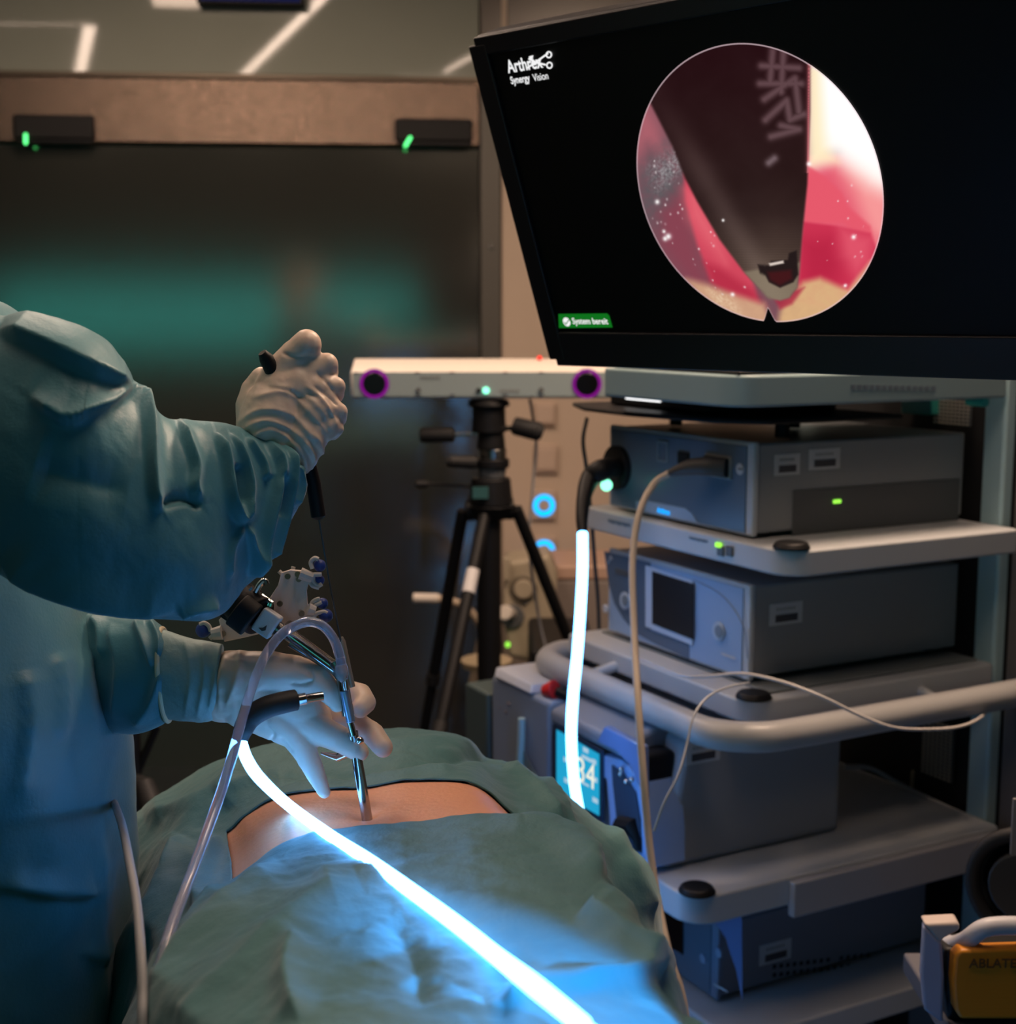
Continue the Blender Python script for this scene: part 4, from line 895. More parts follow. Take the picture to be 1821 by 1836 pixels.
DC = [  # folds on the near drape, drawn where the photograph shows them: (polyline, height, near width, far width)
 ([(880,1462),(960,1492),(1020,1550),(1075,1620),(1150,1690)], .010, 9, 34),
 ([(1035,1640),(1060,1668),(1110,1705),(1185,1752)], .014, 9, 26),
 ([(870,1800),(980,1785),(1100,1765),(1190,1745)], .009, 8, 28),
 ([(640,1580),(560,1625),(470,1710),(380,1800),(330,1880)], .009, 26, 26),
 ([(500,1545),(440,1620),(360,1720),(300,1830)], .012, 14, 30),
 ([(420,1590),(370,1660),(310,1770),(280,1880)], .012, 10, 24),
 ([(330,1500),(300,1580),(265,1700)], .012, 14, 20),
 ([(395,1500),(370,1560),(352,1640)], .010, 8, 18),
 ([(700,1640),(735,1700),(760,1800)], -.006, 22, 30),
 ([(540,1680),(520,1760),(540,1840)], .008, 20, 26),
 ([(740,1590),(640,1560),(560,1580)], .004, 10, 18),
 ([(930,1700),(900,1760),(905,1830)], -.005, 26, 26),
 ([(1090,1480),(1120,1560),(1160,1640)], .008, 12, 20),
 ([(960,1400),(985,1450),(1010,1520),(1060,1600)], .012, 12, 20),
 ([(905,1370),(930,1400),(960,1440),(985,1500)], .010, 9, 16),
 ([(480,1392),(560,1378),(640,1384),(720,1372),(850,1352),(900,1368)], -.008, 7, 10),
 ([(560,1350),(660,1338),(780,1330),(880,1345)], .006, 8, 14),
 ([(640,1398),(740,1378),(820,1378)], .006, 7, 12),
 ([(260,1470),(360,1440),(440,1390)], .010, 12, 22),
 ([(400,1445),(440,1410),(500,1395)], .008, 9, 14),
]
hh = crease_amount(V, [(a, b*1.4, c*1.35, d*1.1) for a, b, c, d in DC])
hh = hh + .0032*fbm(V[:, 0], V[:, 1], 22)+.0010*fbm(V[:, 0]+2, V[:, 1]+V[:, 2], 60)
side = np.clip((np.abs(tuf-7.5)-5.2)/2.5, 0, 1)
hh = hh + side*.016*np.sin(V[:, 1]*26+2.0*np.sin(V[:, 1]*9+tuf*.4))
winr = np.exp(-np.clip(np.maximum(np.maximum(R119-tvf, tvf-R133), 0), 0, 9)*4)*np.exp(-np.clip(np.maximum(4.0-tuf, tuf-11.0), 0, 9)*4)
V = V + N*(hh*(1-.92*winr))[:, None]
V += N*(winr*.0012*fbm(V[:, 0], V[:, 1], 75, 2))[:, None]
# irregular edge of the opening: shift the two edge rows along Y a little
nv, nu = len(tv), len(tu); Gd = V.reshape(nv, nu, 3)
def keep(i, j):
    u = (tu[j]+tu[j+1])/2; v = (tv[i]+tv[i+1])/2
    return not (R119 < v < R133 and 4.0 < u < 11.0)
faces = [(i*nu+j, i*nu+j+1, (i+1)*nu+j+1, (i+1)*nu+j) for i in range(nv-1) for j in range(nu-1) if keep(i, j)]
me = bpy.data.meshes.new('surgical_drape'); me.from_pydata(Gd.reshape(-1, 3).tolist(), [], faces); me.update()
bm = bmesh.new(); bm.from_mesh(me); loose = [v for v in bm.verts if not v.link_faces]; bmesh.ops.delete(bm, geom=loose, context='VERTS'); bm.to_mesh(me); bm.free()
dr = link('surgical_drape', me, DRAPE, None, smooth=True, ang=180)
tag(dr, 'teal surgical drape spread over the patient with a window on the bare back', 'drape')
so = dr.modifiers.new('thickness', 'SOLIDIFY'); so.thickness = .0014; so.offset = -1
BV = BVHTree.FromPolygons([tuple(v.co) for v in me.vertices], [tuple(p.vertices) for p in me.polygons])
full = [(i*nu+j, i*nu+j+1, (i+1)*nu+j+1, (i+1)*nu+j) for i in range(nv-1) for j in range(nu-1)]
BVF = BVHTree.FromPolygons(Gd.reshape(-1, 3).tolist(), full)
def on(px, py, off=0):                   # point on the draped surface, lifted by off along its normal
    h, n, i, dist = BVF.ray_cast(Vector((0, 0, CZ)), ray(px, py))
    if n.z < 0: n = -n
    return h + n*off, n

# patient: continuous body lying prone under the drape
t = thing('person', 'patient lying face down under the drape, bare back showing in the window', 'person', (-.12, 1.26, .84))
i0, i1 = int((R119-1.2)*nv_per), int((R133+1.2)*nv_per); j0, j1 = int(3.1*nu_per), int(11.9*nu_per)
_off = .0028+.02*np.clip(np.maximum(R119-TVg, TVg-R133), 0, 1)+.03*np.clip(np.maximum(4.0-TUg, TUg-11.0), 0, 1)
SB = (BASE-NB*_off[..., None])[i0:i1:2, j0:j1:2]; sv, su = SB.shape[:2]
SB = SB.copy(); SB[..., 2] += .0006*fbm(SB[..., 0], SB[..., 1], 25, 2)
# spine groove and an instrument dimple
dimp = on(657, 1456, 0)[0]
SB[..., 2] -= .005*np.exp(-(((SB[..., 0]-dimp.x)**2+(SB[..., 1]-dimp.y)**2)/.0122**2))
bot = SB.copy(); bot[..., 2] = .845
VV = np.concatenate([SB.reshape(-1, 3), bot.reshape(-1, 3)]); nS = sv*su
fs = [(i*su+j, i*su+j+1, (i+1)*su+j+1, (i+1)*su+j) for i in range(sv-1) for j in range(su-1)]
fs += [tuple(nS+k for k in reversed(f)) for f in fs[:]]
bd = [j for j in range(su)]+[i*su+su-1 for i in range(1, sv)]+[(sv-1)*su+j for j in range(su-2, -1, -1)]+[i*su for i in range(sv-2, 0, -1)]
fs += [(a, nS+a, nS+b, b) for a, b in zip(bd, bd[1:]+bd[:1])]
me = bpy.data.meshes.new('body'); me.from_pydata(VV.tolist(), [], fs); me.update()
bm = bmesh.new(); bm.from_mesh(me); bmesh.ops.recalc_face_normals(bm, faces=bm.faces); bm.to_mesh(me); bm.free()
link('body', me, SKIN, t, ang=60)
# operating table
t = thing('operating_table', 'black padded operating table hidden under the teal drape', 'table', (-.12, 1.2, 0))
MB().box(-.30, .06, .3, 1.9, .79, .844).build('mattress', RUBBER, t, bevel=.02)
MB().box(-.28, .04, .32, 1.88, .75, .7895).build('table_top', STEELD, t, bevel=.005)
MB().box(-.20, -.04, 1.0, 1.3, .12, .7495).build('column', STEELD, t, bevel=.02)
MB().box(-.34, .10, .75, 1.55, .001, .1195).build('base', STEELD, t, bevel=.03)

# ------------------------------------------------------------------ glowing light cable
fg = [P(431, 1328, 1.225), P(443, 1362, 1.215), P(468, 1398, 1.20)]
for x, y, o in ((520, 1446, .050), (590, 1497, .048), (660, 1542, .052), (740, 1599, .062), (820, 1658, .070), (890, 1714, .075), (960, 1769, .078), (1040, 1834, .078), (1100, 1885, .07)):
    fg.append(on(x, y, o)[0])
    # keep the point on its own sight line
    r = ray(x, y); k = (fg[-1]-Vector((0, 0, CZ))).dot(r); fg[-1] = Vector((0, 0, CZ)) + r*k
fg += [Vector((.24, .62, 1.02)), Vector((.34, .68, .80)), Vector((.38, .95, .50)), Vector((.33, 1.35, .26)), Vector((.22, 1.80, .10)), Vector((.12, 2.06, .30))]
bgp = [PY(1052, 1560, 2.02), PY(1040, 1468, 2.06), PY(1029, 1400, 2.08), PY(1024, 1320, 2.10), PY(1027, 1250, 2.13), PY(1034, 1180, 2.18), PY(1040, 1100, 2.24), PY(1044, 1020, 2.30), PY(1044, 957, 2.36)]
allp = spline(fg+bgp, 12)
rads = lerp_list([.0054]*len(fg)+[.0075, .0082, .0084, .0086, .0088, .0088, .0088, .0088, .0088], 12)
light_cable.location = bgp[-1]
MB().tube(allp, rads, 12).build('glowing_guide', CABLE, light_cable)
# black strain relief and plug at the control unit
MB().tube(spline([PY(1044, 956, 2.36), PY(1043, 930, 2.38), PY(1047, 890, 2.42), PY(1058, 858, 2.46), pf(1078, 843, -.07), pf(1100, 839, -.03), pf(1109, 838, -.014)], 8), lerp_list([.0085, .0105, .013, .018, .020, .017, .018], 8), 16).build('strain_relief', BLACKP, light_cable)
MB().sphere(pf(1087, 870, -.055), .0105).build('indicator_light', CYANL, light_cable)
# black hose at the scope end
MB().tube(spline([P(431, 1330, 1.226), P(436, 1308, 1.226), P(450, 1285, 1.228), P(478, 1268, 1.23), P(510, 1259, 1.235), P(530, 1255, 1.24)], 8), lerp_list([.006, .0088, .0100, .0100, .0098, .0095], 8), 16).build('strain_relief', RUBBER, light_cable)
MB().tube([P(527, 1257, 1.24), P(548, 1253, 1.243), P(549, 1253, 1.243), P(578, 1248, 1.25)], [.0055, .0055, .0042, .0042], 16).build('connector', STEEL, light_cable)

# ------------------------------------------------------------------ endoscope, held instrument, tubing
t = thing('endoscope', 'metal endoscope with black camera head held in the lower gloved hand', 'endoscope', P(657, 1455, 1.27))
D0 = 1.275
def K(x, y, d=0): return P(x, y, D0+d)
ax = (K(600, 1196)-K(500, 1128)).normalized()
MB().cyl(K(402, 1062, .02), K(466, 1106), .0185, .0190, 40).build('camera_head', BLACKP, t, bevel=.002)
MB().cyl(K(424, 1092, -.012), K(452, 1113, -.012), .0165, .0165, 32).build('focus_ring', BLACKM, t, bevel=.0015)
for k in range(16):
    a = 2*PI*k/16; e1 = ax.cross(Vector((0, 0, 1))).normalized(); e2 = ax.cross(e1); c1 = K(415, 1071, .015); o_ = (e1*math.cos(a)+e2*math.sin(a))*.0190
    MB().tube([c1+o_, c1+o_+ax*.020], .0016, 6).build('grip_rib', BLACKM, t)
p0 = K(466, 1068, 0); MB().tube([K(476, 1072), K(484, 1078), K(486, 1076), K(480, 1086)], .0018, 8).build('release_lever', STEEL, t)
MB().tube(spline([K(458, 1062), K(466, 1048), K(474, 1041), K(478, 1048)], 5), .0028, 10).build('release_lever', STEEL, t)
MB().tube([K(468, 1068), K(480, 1077), K(486, 1080), K(484, 1088)], .0024, 8).build('release_lever', STEEL, t)
MB().tube([K(449, 1054, -.005), K(452, 1057, -.005)], .003, 8).build('button', STEEL, t)
# adapter block: turned slightly, arrow mark
ux = ax; uy = (K(480, 1100)-K(460, 1135)).normalized(); uy = (uy-ux*uy.dot(ux)).normalized(); uz = ux.cross(uy)
if uz.y > 0: uz = -uz
c1 = K(481, 1117, -.004)
def AF(p): return c1 + ux*p[0]*.85 + uy*p[1]*.8 + uz*p[2]*.85
MB(AF).box(-.012, .010, -.015, .014, -.010, .010).build('adapter_block', mat('adapter_white', (.62, .64, .68), .35), t, bevel=.002)
MB().prism([AF(p) for p in ((-.005, -.009, .0101), (-.001, -.006, .0101), (.001, -.001, .0101), (.003, -.007, .0101), (.0, -.010, .0101))], uz*.0003).build('arrow_mark', INK, t, smooth=False)
MB().cyl(K(493, 1125), K(512, 1138), .0075, .0068).build('collar', STEELD, t, bevel=.001)
MB().tube([K(505, 1128), K(603, 1200)], .0062, 24).build('optic_tube', STEEL, t)
MB().tube([K(520, 1152), K(592, 1196, .004)], .0042, 16).build('lower_tube', STEELD, t)
MB().cyl(K(598, 1185), K(614, 1212), .0075, .0070).build('junction', STEELD, t, bevel=.001)
MB().tube([K(608, 1196), K(613, 1232), K(616, 1236), K(624, 1282), K(625, 1285), K(634, 1320, -.002)], [.0045, .0045, .0058, .0058, .0032, .0032], 20).build('rod_upper', STEEL, t)
MB().tube([K(617, 1238, -.006), K(629, 1295, -.006)], .0042, 14).build('port_sleeve', mat('blue_metal', (.35, .45, .6), .3, .7), t, bevel=.0008)
tipp = on(657, 1456, -.01)[0]
MB().tube([K(632, 1312, .004), tipp], .0050, 28).build('working_shaft', mat('shaft_steel', (.45, .45, .46), .12, 1), t)
MB().tube([K(575, 1350, .03), K(606, 1358, .03), K(648, 1340, .01)], [.0012, .004, .004], 14).build('stopcock', STEEL, t)
MB().sphere(K(645, 1328, -.004), .0038).build('stopcock_knob', STEEL, t)

t = thing('grasping_instrument', 'thin black instrument held in the raised gloved fist, running down to the endoscope', 'instrument', P(565, 870, 1.25))
MB().tube([P(470, 632, 1.235), P(477, 642, 1.238), P(500, 690, 1.25), P(545, 800, 1.26), P(562, 868, 1.265), P(571, 926, 1.268), P(572, 932, 1.268)], [.004, .0065, .007, .007, .0068, .0068, .003], 18).build('handle', BLACKP, t)
MB().tube([P(568, 880, 1.262), P(575, 922, 1.265)], .0016, 8).build('handle_stripe', STEEL, t)
MB().tube([P(572, 930, 1.268), P(590, 1040, 1.272), P(611, 1150, 1.277), P(618, 1200, 1.277)], .0010, 8).build('shaft', STEELD, t)
MB().tube([P(611, 1142, 1.279), P(613, 1150, 1.279), P(630, 1232, 1.28)], [.002, .0032, .0036], 12).build('sheath', mat('sheath', (.40, .36, .30), .35, .6), t)

t = thing('clear_tubing', 'transparent irrigation tube arching over the lower hand and down the left', 'tube', P(560, 1115, 1.25))
q = [K(613, 1205, -.012), K(609, 1178, -.014), K(598, 1146, -.016), K(578, 1122, -.02), K(552, 1115, -.022), K(525, 1124, -.024), K(500, 1142, -.028), K(476, 1175, -.035), K(456, 1220, -.045), K(438, 1275, -.06), K(424, 1325, -.075), K(412, 1370, -.085), K(392, 1432, -.10), K(366, 1505, -.13), K(338, 1580, -.17), K(308, 1660, -.22), K(282, 1750, -.27), K(262, 1850, -.32), K(250, 1950, -.36), K(240, 2200, -.36)]
qs = spline(q, 10)
MB().tube(qs, .0044, 16).build('tube', CLEAR, t)
MB().tube([K(610, 1192, -.012), K(612, 1200, -.012), K(613, 1213, -.012), K(615, 1222, -.012)], [.0055, .0062, .0058, .003], 18).build('luer_connector', mat('clear_plastic', (.85, .72, .70), .1, trans=.7, ior=1.4), t)
MB().tube([K(617, 1214, -.010), K(620, 1236, -.008)], .0030, 12).build('luer_tip', STEEL, t)
t = thing('grey_hose', 'light grey hose hanging beside the blue gown at the lower left', 'hose', P(250, 1700, 1.1))
MB().tube(spline([P(205, 1440, 1.34), P(219, 1480, 1.22), P(233, 1550, 1.12), P(245, 1620, 1.06), P(252, 1700, 1.0), P(255, 1780, .97), P(254, 1860, .95), P(252, 2100, .93), P(250, 2600, .92)], 8), .0036, 14).build('hose', GREYC, t)

# navigation tracker: pale plate with blue balls in claws
t = thing('navigation_tracker', 'cream navigation plate with blue marker balls above the lower hand', 'tracker', K(520, 1130, .04))
PLT = mat('tracker_cream', (.80, .66, .58), .45, var=.03)
def kk(x, y, d=.045): return P(x, y, D0+d)
pl1 = [(504, 1027), (520, 1022), (548, 1024), (553, 1045), (549, 1060), (551, 1082), (557, 1098), (560, 1108), (548, 1116), (515, 1123), (480, 1133), (440, 1143), (402, 1151), (392, 1112), (398, 1105), (420, 1118), (440, 1128), (470, 1095), (486, 1068), (498, 1050)]
MB().prism([kk(x, y) for x, y in pl1], Vector((0, .004, 0))).build('plate', PLT, t, bevel=.0006)
CLAW = mat('claw_white', (.60, .55, .50), .4)
def ball(x, y, r, d, claws):
    c_ = kk(x, y, d); s = MB().sphere(c_, r*D0/F, 24, 16).build('marker_ball', mat('ball_blue', (.02, .05, .25), .45), t)
    for pl in claws: MB().tube(spline([kk(a, b, d-.004) for a, b in pl], 5), .0021, 10).build('claw', CLAW, t)
ball(514, 1040, 13, .075, [[(500, 1024), (506, 1030), (510, 1036)], [(526, 1016), (524, 1024), (520, 1032)]])
ball(573, 1014, 11.5, .045, [[(560, 1020), (557, 1008), (564, 1001), (571, 1003)], [(562, 1030), (568, 1030), (576, 1030)]])
ball(572, 1040, 10, .050, [[(562, 1030), (562, 1042), (570, 1050), (577, 1047)], [(554, 1040), (560, 1050), (572, 1054)]])
ball(578, 1082, 10.5, .05, [[(556, 1092), (560, 1080), (568, 1075), (573, 1074)], [(556, 1098), (564, 1086), (577, 1080)]])
ball(584, 1104, 13, .045, [[(560, 1108), (568, 1100), (580, 1097), (586, 1100)], [(556, 1110), (566, 1106)]])
ball(364, 1130, 14, .050, [[(358, 1120), (366, 1117), (374, 1122), (378, 1132)], [(376, 1145), (382, 1138), (380, 1128)], [(392, 1140), (384, 1138)]])
MB().tube([kk(538, 1028, .04), kk(560, 1036, .042)], [.006, .005], 10).build('ball_post', CLAW, t)
MB().tube([kk(552, 1092, .04), kk(564, 1096, .042)], [.006, .005], 10).build('ball_post', CLAW, t)
MB().tube([kk(380, 1137, .042), kk(398, 1134, .042)], [.0055, .007], 10).build('ball_post', CLAW, t)
for x, y in ((516, 1033), (534, 1029), (536, 1038), (502, 1082), (541, 1100), (400, 1136)):
    MB().disc(kk(x, y, .0445), (0, -1, 0), .0028, .0022, 12).build('screw', mat('brass_screw', (.35, .28, .2), .3, .9), t)
MB().tube([kk(520, 1120, .043), kk(505, 1135, .01), K(497, 1128, .004)], .004, 10).build('mount_arm', STEELD, t)

# ------------------------------------------------------------------ surgeon
t = thing('person', 'surgeon in a blue green gown and latex gloves standing at the left', 'person', (-.62, 1.3, 0))
surg = t
def loft(pairs, ratio, nseg=150, sub=30, close_ratio=None):
    # pairs: (x_top, y_top, x_bottom, y_bottom, depth); rings stand in planes that hold the view direction
    ctr = []; half = []; dep = []
    for x0, y0, x1, y1, d in pairs:
        a = P(x0, y0, d); b = P(x1, y1, d); ctr.append((a+b)/2); half.append((a-b)/2)
    C_ = spline(ctr, sub); H_ = spline(half, sub); Rr = lerp_list([r for r in ratio], sub)
    fwd = Vector((0, cp, -sp_)); V = []
    for c_, h_, r_ in zip(C_, H_, Rr):
        for k in range(nseg):
            a = 2*PI*k/nseg; ca, sa = math.cos(a), math.sin(a)
            V.append(c_ + h_*ca - fwd*h_.length*r_*sa)
    n = len(C_); fs = [[i*nseg+k, i*nseg+(k+1) % nseg, (i+1)*nseg+(k+1) % nseg, (i+1)*nseg+k] for i in range(n-1) for k in range(nseg)]
    fs += [list(range(nseg))[::-1], [(n-1)*nseg+k for k in range(nseg)]]
    return np.array([tuple(v) for v in V]), fs, n
def fold(V, fs, creases, noise=.002, nscale=25, extra=None):
    me = bpy.data.meshes.new('x'); me.from_pydata(V.tolist(), [], fs); me.update()
    bm = bmesh.new(); bm.from_mesh(me); bmesh.ops.recalc_face_normals(bm, faces=bm.faces); bm.to_mesh(me); bm.free()
    N = no(me); front = np.clip(-(N[:, 1]*cp-N[:, 2]*sp_)*3+.9, 0, 1)
    h = crease_amount(V, creases)*front + noise*fbm(V[:, 0]*1.0+V[:, 1], V[:, 2], nscale)
    if extra is not None: h = h+extra
    setco(me, V+N*h[:, None]); return me
SLV = [(-330, 560, -330, 900, 1.24), (-150, 555, -160, 985, 1.20), (0, 570, -20, 1020, 1.18), (110, 580, 90, 1068, 1.17), (190, 615, 170, 1098, 1.17), (228, 690, 262, 1106, 1.18), (290, 746, 385, 1108, 1.20), (395, 758, 448, 1042, 1.23), (455, 772, 500, 968, 1.245), (500, 788, 535, 900, 1.25), (512, 798, 546, 868, 1.252)]
V, fs, n = loft(SLV, [.7, .62, .58, .56, .55, .6, .66, .72, .8, .85, .85], 220, 40)
SC = [
 ([(228,690),(250,725),(262,770),(268,830),(276,890),(290,915)], .010, 7, 20),
 ([(285,905),(330,895),(365,905)], -.006, 8, 14),
 ([(322,755),(336,800),(348,840),(346,875),(364,908)], .008, 4, 13),
 ([(386,778),(402,830),(410,890),(424,926),(440,936)], .010, 5, 13),
 ([(412,778),(436,822),(448,862),(446,905),(440,936)], .007, 4, 8),
 ([(425,830),(430,870),(434,905)], -.009, 9, 9),
 ([(440,785),(470,830),(476,860)], .006, 4, 10),
 ([(480,790),(500,835),(492,880),(478,930),(462,985),(446,1030)], .009, 6, 13),
 ([(505,800),(516,850),(508,905),(488,965),(470,1000)], .008, 4, 9),
 ([(528,830),(534,870),(524,905)], .005, 4, 8),
 ([(500,850),(503,890),(494,925)], -.006, 4, 5),
 ([(440,940),(452,995),(446,1035)], .006, 4, 9),
 ([(436,940),(412,985),(408,1040)], .004, 4, 8),
 ([(0,594),(80,625),(150,660),(230,702)], .010, 10, 40),
 ([(55,712),(120,752),(180,728),(228,700)], .008, 8, 26),
 ([(0,1005),(80,1050),(200,1085),(330,1092)], .008, 14, 30),
 ([(320,1100),(352,1090),(392,1085)], .006, 5, 10),
 ([(60,840),(130,860),(230,880)], -.006, 40, 40),
]
me = fold(V, fs, [(a, b*1.5, c*.85, d) for a, b, c, d in SC], .0022, 22); link('gown_sleeve', me, GOWN, t, ang=180)
# second sleeve, low
V, fs, n = loft([(-120, 1050, -60, 1290, 1.44), (60, 1080, 80, 1296, 1.40), (150, 1098, 160, 1304, 1.37), (205, 1102, 214, 1314, 1.35), (250, 1108, 256, 1312, 1.33), (284, 1122, 292, 1298, 1.32), (296, 1134, 302, 1288, 1.315)], [.6, .6, .62, .66, .7, .72, .72], 110, 24)
me = fold(V, fs, [([(240,1112),(256,1150),(275,1200)], .007, 5, 10), ([(262,1112),(280,1140),(284,1180)], .006, 4, 8), ([(160,1110),(180,1130),(185,1180)], .007, 6, 14), ([(200,1120),(215,1200),(205,1290)], .006, 10, 20), ([(290,1200),(270,1260),(240,1300)], .006, 8, 14)], .002, 30)
link('gown_sleeve', me, GOWN, t, ang=180)
# gown body
tl = [(-330, 1.36, .115, .20, 1.40), (0, 0, 0, 0, 0)]
def ring_body(zs):
    # (z, x centre, y centre, half x, half y)
    V = []; ns = 160; cs_ = spline([(q[1], q[2], q[0]) for q in zs], 26); hs = spline([(q[3], q[4], 0) for q in zs], 26)
    for c_, h_ in zip(cs_, hs):
        for k in range(ns): a = 2*PI*k/ns; V.append((c_.x+h_.x*math.copysign(abs(math.cos(a))**.85, math.cos(a)), c_.y+h_.y*math.copysign(abs(math.sin(a))**.85, math.sin(a)), c_.z))
    n = len(cs_); fs = [[i*ns+k, i*ns+(k+1) % ns, (i+1)*ns+(k+1) % ns, (i+1)*ns+k] for i in range(n-1) for k in range(ns)]
    fs += [list(range(ns))[::-1], [(n-1)*ns+k for k in range(ns)]]; return np.array(V), fs
zz = []
YT = 1.26
for py, pr_, hx, hy, z in ((None, None, .12, .13, 1.50), ):
    pass
def xr(px, py): return PY(px, py, YT).x
prof = [(1.545, -.60, .045, .05), (1.50, -.59, .11, .19), (1.42, -.585, .135, .225), (1.30, -.58, .15, .22)]
body = [(z_, x_, YT+.06, hx_, hy_) for z_, x_, hx_, hy_ in prof]
for px, py in ((140, 1100), (172, 1180), (196, 1250), (212, 1350), (220, 1480), (221, 1640), (220, 1836)):
    w_ = PY(px, py, YT+.05); body.append((w_.z, w_.x-.165, YT+.05, .165, .20))
body += [(.62, body[-1][1], YT+.05, .17, .20), (.40, body[-1][1], YT+.05, .175, .20), (.28, body[-1][1], YT+.05, .178, .20)]
V, fs = ring_body(body)
ph = np.arctan2(V[:, 1]-YT-.05, V[:, 0]+.52)
ex = .004*np.sin(ph*7+np.sin(V[:, 2]*5)*1.2)*np.clip((1.15-V[:, 2])*3, 0, 1)
me = fold(V, fs, [([(150,1110),(160,1160),(150,1230),(170,1350)], .006, 8, 22), ([(95,1170),(110,1240),(108,1330)], .006, 7, 20), ([(0,1588),(90,1602),(175,1604)], .010, 5, 26), ([(175,1500),(178,1600),(168,1700),(180,1836)], .006, 6, 24), ([(140,1700),(170,1716),(205,1690)], .005, 5, 14), ([(40,1200),(50,1300),(30,1450)], .006, 10, 26)], .003, 16, ex)
link('gown_body', me, GOWN, t, ang=180)

# raised gloved fist
def H(x, y, r, d=0, D=1.255): 
    return (P(x, y, D+d), r*D/F)
m = MB()
m.chain([H(512, 830, 40), H(500, 800, 48), H(483, 765, 58, 0), H(492, 735, 58, 0)])
m.chain([H(516, 846, 28), H(530, 812, 40, .0), H(548, 775, 44, 0)])
m.chain([H(462, 758, 40, .01), H(455, 728, 34, .012), H(458, 700, 27, .012), H(468, 677, 20, .008)])
m.chain([H(492, 735, 54), H(505, 700, 46), H(530, 690, 40, .0), H(560, 700, 34)])
m.chain([H(545, 762, 40), H(562, 735, 40, 0), H(578, 720, 28, 0)])
m.chain([H(490, 700, 36), H(505, 668, 34), H(528, 640, 30, -.002), H(550, 617, 27, -.006)])    # thumb over the top
m.chain([H(535, 690, 34), H(562, 668, 28, .002), H(586, 653, 21, .002), H(590, 668, 18, .012)])        # index
m.chain([H(555, 705, 32), H(582, 694, 24, .001), H(603, 692, 17, .004), H(603, 708, 15, .014)])       # middle
m.chain([H(565, 730, 32), H(590, 732, 24, .0), H(608, 738, 16, .002), H(608, 752, 14, .012)])       # ring
m.chain([H(560, 765, 30), H(586, 764, 25, .0), H(602, 768, 15, .004), H(598, 776, 13, .012)])        # little
me = remeshed(m, .0016, 9, .5); V = co(me); N = no(me); x_, y_ = proj(V)
wr = [([(425, 760), (470, 735), (530, 750), (590, 830)], .0016, 5, 7), ([(428, 775), (480, 755), (540, 785), (570, 840)], .0018, 4, 6), ([(440, 790), (490, 772), (540, 812), (552, 860)], .0018, 4, 6),
      ([(455, 712), (510, 705), (560, 745), (600, 800)], .0014, 4, 7), ([(480, 690), (530, 700), (575, 735), (600, 785)], .0010, 4, 7), ([(545, 690), (575, 715), (595, 745), (604, 770)], .0016, 3, 6),
      ([(565, 664), (590, 690), (600, 705)], -.0014, 3, 3), ([(560, 690), (590, 712), (606, 728)], -.0014, 3, 3), ([(505, 632), (530, 640), (565, 640)], -.0014, 3, 3), ([(560, 775), (575, 800), (572, 830)], .0014, 3, 5), ([(545, 790), (560, 815), (556, 845)], .0014, 3, 5)]
setco(me, V+N*(1.5*crease_amount(V, wr)*np.clip(-(N[:, 1])*2+.6, 0, 1)+.0004*fbm(V[:, 0]*1.0, V[:, 2], 160, 3))[:, None])
link('glove_right', me, GLOVE, t, ang=180)
# glove cuff over the sleeve end
V, fs, n = loft([(408, 748, 530, 860, 1.253), (416, 768, 526, 856, 1.253), (432, 780, 520, 858, 1.253)], [.8, .8, .8], 100, 12)

# lower gloved hand: thumb on top, index and middle behind the rod, ring and little in front
def L(x, y, r, d=0): return H(x, y, r, d, 1.295)
m = MB()
m.chain([L(396, 1221, 52, .012), L(415, 1221, 56, .010), L(440, 1222, 56, .004)])
m.chain([L(400, 1240, 56, .012), L(440, 1246, 52, .006), L(500, 1250, 46, .006), L(545, 1278, 42, .006), L(565, 1292, 32, .008)])
m.chain([L(440, 1262, 46, .006), L(480, 1290, 34, .004), L(520, 1310, 30, .002)])
m.chain([L(430, 1215, 50, .0), L(480, 1206, 40, -.002), L(530, 1208, 33, -.006), L(568, 1218, 28, -.012), L(590, 1240, 22, -.016), L(604, 1262, 15, -.016)])        # thumb
m.chain([L(500, 1225, 38, .014), L(560, 1235, 30, .034), L(610, 1236, 22, .036), L(645, 1246, 22, .028), L(655, 1260, 20, .014), L(646, 1270, 18, .006)])        # index
m.chain([L(540, 1270, 34, .016), L(590, 1280, 26, .034), L(640, 1298, 22, .036), L(668, 1316, 21.5, .028), L(686, 1340, 19, .014)])                                 # middle
m.chain([L(540, 1292, 36, .004), L(580, 1312, 27, -.004), L(610, 1326, 24, -.010), L(636, 1342, 20, -.012), L(645, 1348, 17, -.012)])                     # ring
m.chain([L(500, 1292, 34, .002), L(530, 1318, 28, -.002), L(548, 1350, 22, -.006), L(566, 1388, 17.5, -.010), L(581, 1420, 12, -.012)])                    # little
me = remeshed(m, .0016, 5, .5); V = co(me); N = no(me)
wr = [([(520, 1226), (540, 1228), (560, 1222)], -.0018, 3, 3), ([(545, 1232), (560, 1218), (556, 1200)], -.0012, 2.5, 3), ([(430, 1160), (424, 1210), (405, 1270)], .0014, 4, 8), ([(405, 1165), (395, 1220), (392, 1275)], .0012, 4, 6),
      ([(340, 1150), (350, 1210), (338, 1290)], .0016, 5, 9), ([(370, 1150), (372, 1210), (366, 1280)], .0014, 4, 7), ([(475, 1300), (490, 1315), (485, 1330)], -.0010, 2.5, 3), ([(500, 1320), (515, 1335), (525, 1350)], -.0010, 2.5, 3)]
setco(me, V+N*(1.8*crease_amount(V, wr)*np.clip(-(N[:, 1])*2+.6, 0, 1)+.0004*fbm(V[:, 0]*1.0, V[:, 2], 150, 3))[:, None])
lg = link('glove_left', me, GLOVE, t, ang=180)
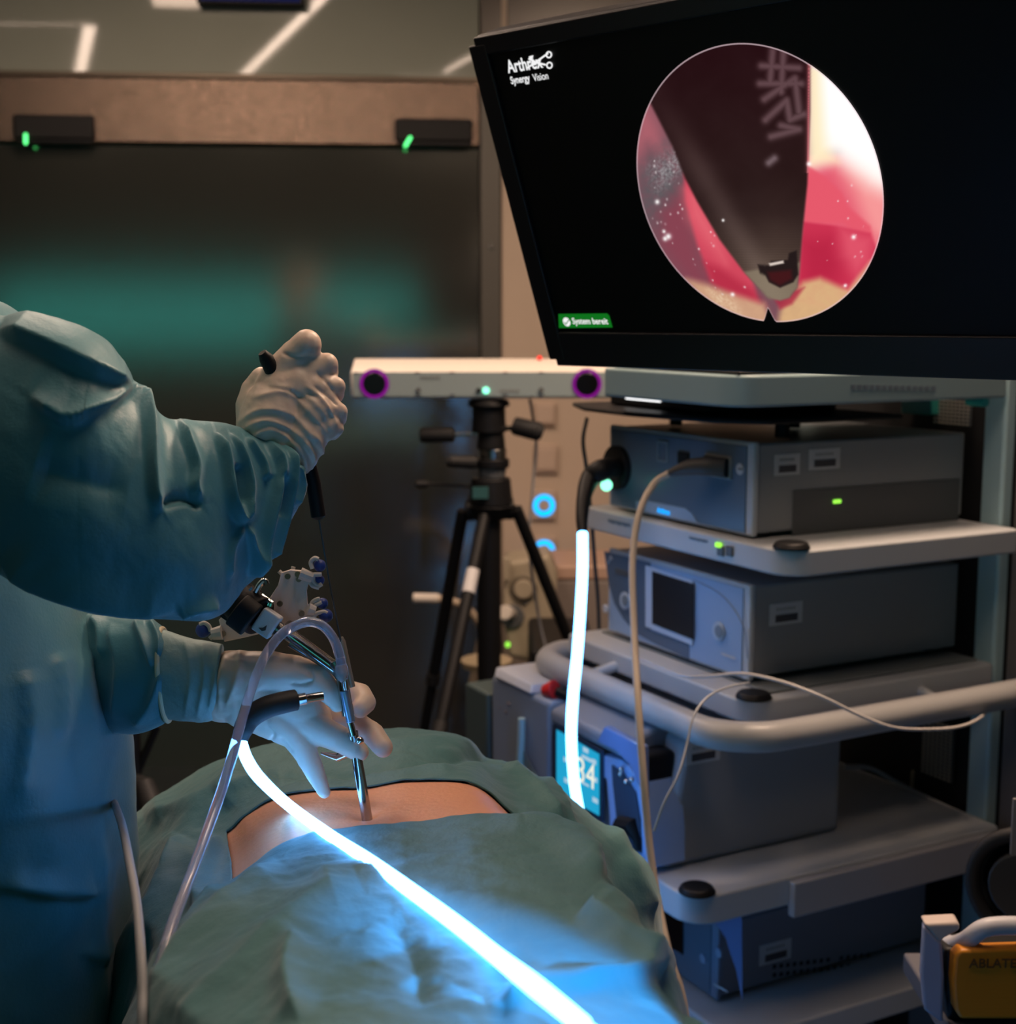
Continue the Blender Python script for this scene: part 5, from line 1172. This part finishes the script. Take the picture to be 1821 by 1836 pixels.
# glove gauntlet over the knit cuff with its rolled edge
V, fs, n = loft([(291, 1129, 300, 1290, 1.312), (330, 1141, 330, 1294, 1.306), (365, 1149, 364, 1296, 1.30), (398, 1156, 392, 1288, 1.296)], [.62, .62, .60, .58], 100, 16)
me = fold(V, fs, [([(330, 1145), (342, 1210), (330, 1290)], .002, 5, 9), ([(362, 1150), (366, 1215), (352, 1290)], .002, 4, 8), ([(392, 1160), (386, 1215), (372, 1280)], .002, 4, 8)], .0012, 60)
link('glove_gauntlet', me, CUFFGOWN, t, ang=180)
r_ = []
fwd = Vector((0, cp, -sp_)); a = P(290, 1128, 1.313); b = P(302, 1292, 1.313); c_ = (a+b)/2; h_ = (a-b)/2
MB().tube([c_ + h_*1.01*math.cos(2*PI*k/60) - fwd*h_.length*.64*math.sin(2*PI*k/60) for k in range(61)], .0024, 10, cap=False).build('rolled_cuff_edge', CUFFEDGE, t)

# head with cap and mask, legs and clogs: outside the frame but part of the same person
hx, hy, hz = -.60, YT+.03, 1.70
m = MB().sphere((hx, hy, hz), .098, 24, 18, (1.0, .82, 1.22)).chain([((hx-.01, hy, hz-.08), .058), ((hx-.02, hy, 1.50), .062)]).sphere((hx+.03, hy, hz-.06), .062, 20, 14, (1, .8, 1)).chain([((hx+.095, hy, hz+.02), .010), ((hx+.115, hy, hz-.015), .015)])
for s in (-1, 1): m.sphere((hx-.005, hy+s*.082, hz), .028, 12, 8, (.6, .4, 1.1))
link('head', remeshed(m, .004, 4), SKIN, t, ang=180)
m = MB().sphere((hx-.006, hy, hz+.028), .107, 28, 20, (1.0, .86, 1.0)); me = m.mesh(); V = co(me); V[:, 2] = np.maximum(V[:, 2], hz+.036+(V[:, 0]-hx)*.25); setco(me, V); link('surgical_cap', me, GOWN, t)
MB().sphere((hx+.052, hy, hz-.045), .066, 24, 16, (1.05, .95, .95)).build('face_mask', mat('mask', (.35, .55, .6), .7), t)
for s in (-1, 1): MB().sphere((hx+.089, hy+s*.032, hz+.020), .011).build('eye', mat('eye_white', (.8, .78, .75), .2), t)
for s in (-1, 1):
    lg = MB().chain([((body[-1][1], YT+.05+s*.09, .55), .075), ((body[-1][1], YT+.05+s*.09, .10), .045)])
    link('trouser_leg', remeshed(lg, .008, 3), GOWN, t, ang=180)
    m = MB().sphere((body[-1][1]+.04, YT+.05+s*.09, .045), .05, 20, 14, (2.5, .95, .9)); link('clog', m.mesh(), WHITEP, t)

# dark stand behind the patient on the left
t = thing('instrument_stand', 'dark wheeled stand with slanted pole behind the gown at the left', 'stand', (PY(240, 1400, 2.6).x, 2.6, 0))
a = PY(236, 1400, 2.6)
MB().tube([(a.x, 2.6, .12), (a.x, 2.6, 1.02)], .020, 16).build('pole', BLACKP, t)
MB().tube([PY(282, 1300, 2.6), PY(222, 1440, 2.6)], .008, 10).build('brace', BLACKP, t)
MB().tube([PY(243, 1405, 2.55), PY(258, 1408, 2.53), PY(280, 1470, 2.5)], [.018, .02, .024], 14).build('wheel_fork', RUBBER, t)
MB().sphere(PY(248, 1409, 2.53), .006).build('axle_bolt', STEEL, t)
MB().cyl((a.x, 2.6, .001), (a.x, 2.6, .12), .20, .06).build('base', BLACKP, t, bevel=.01)
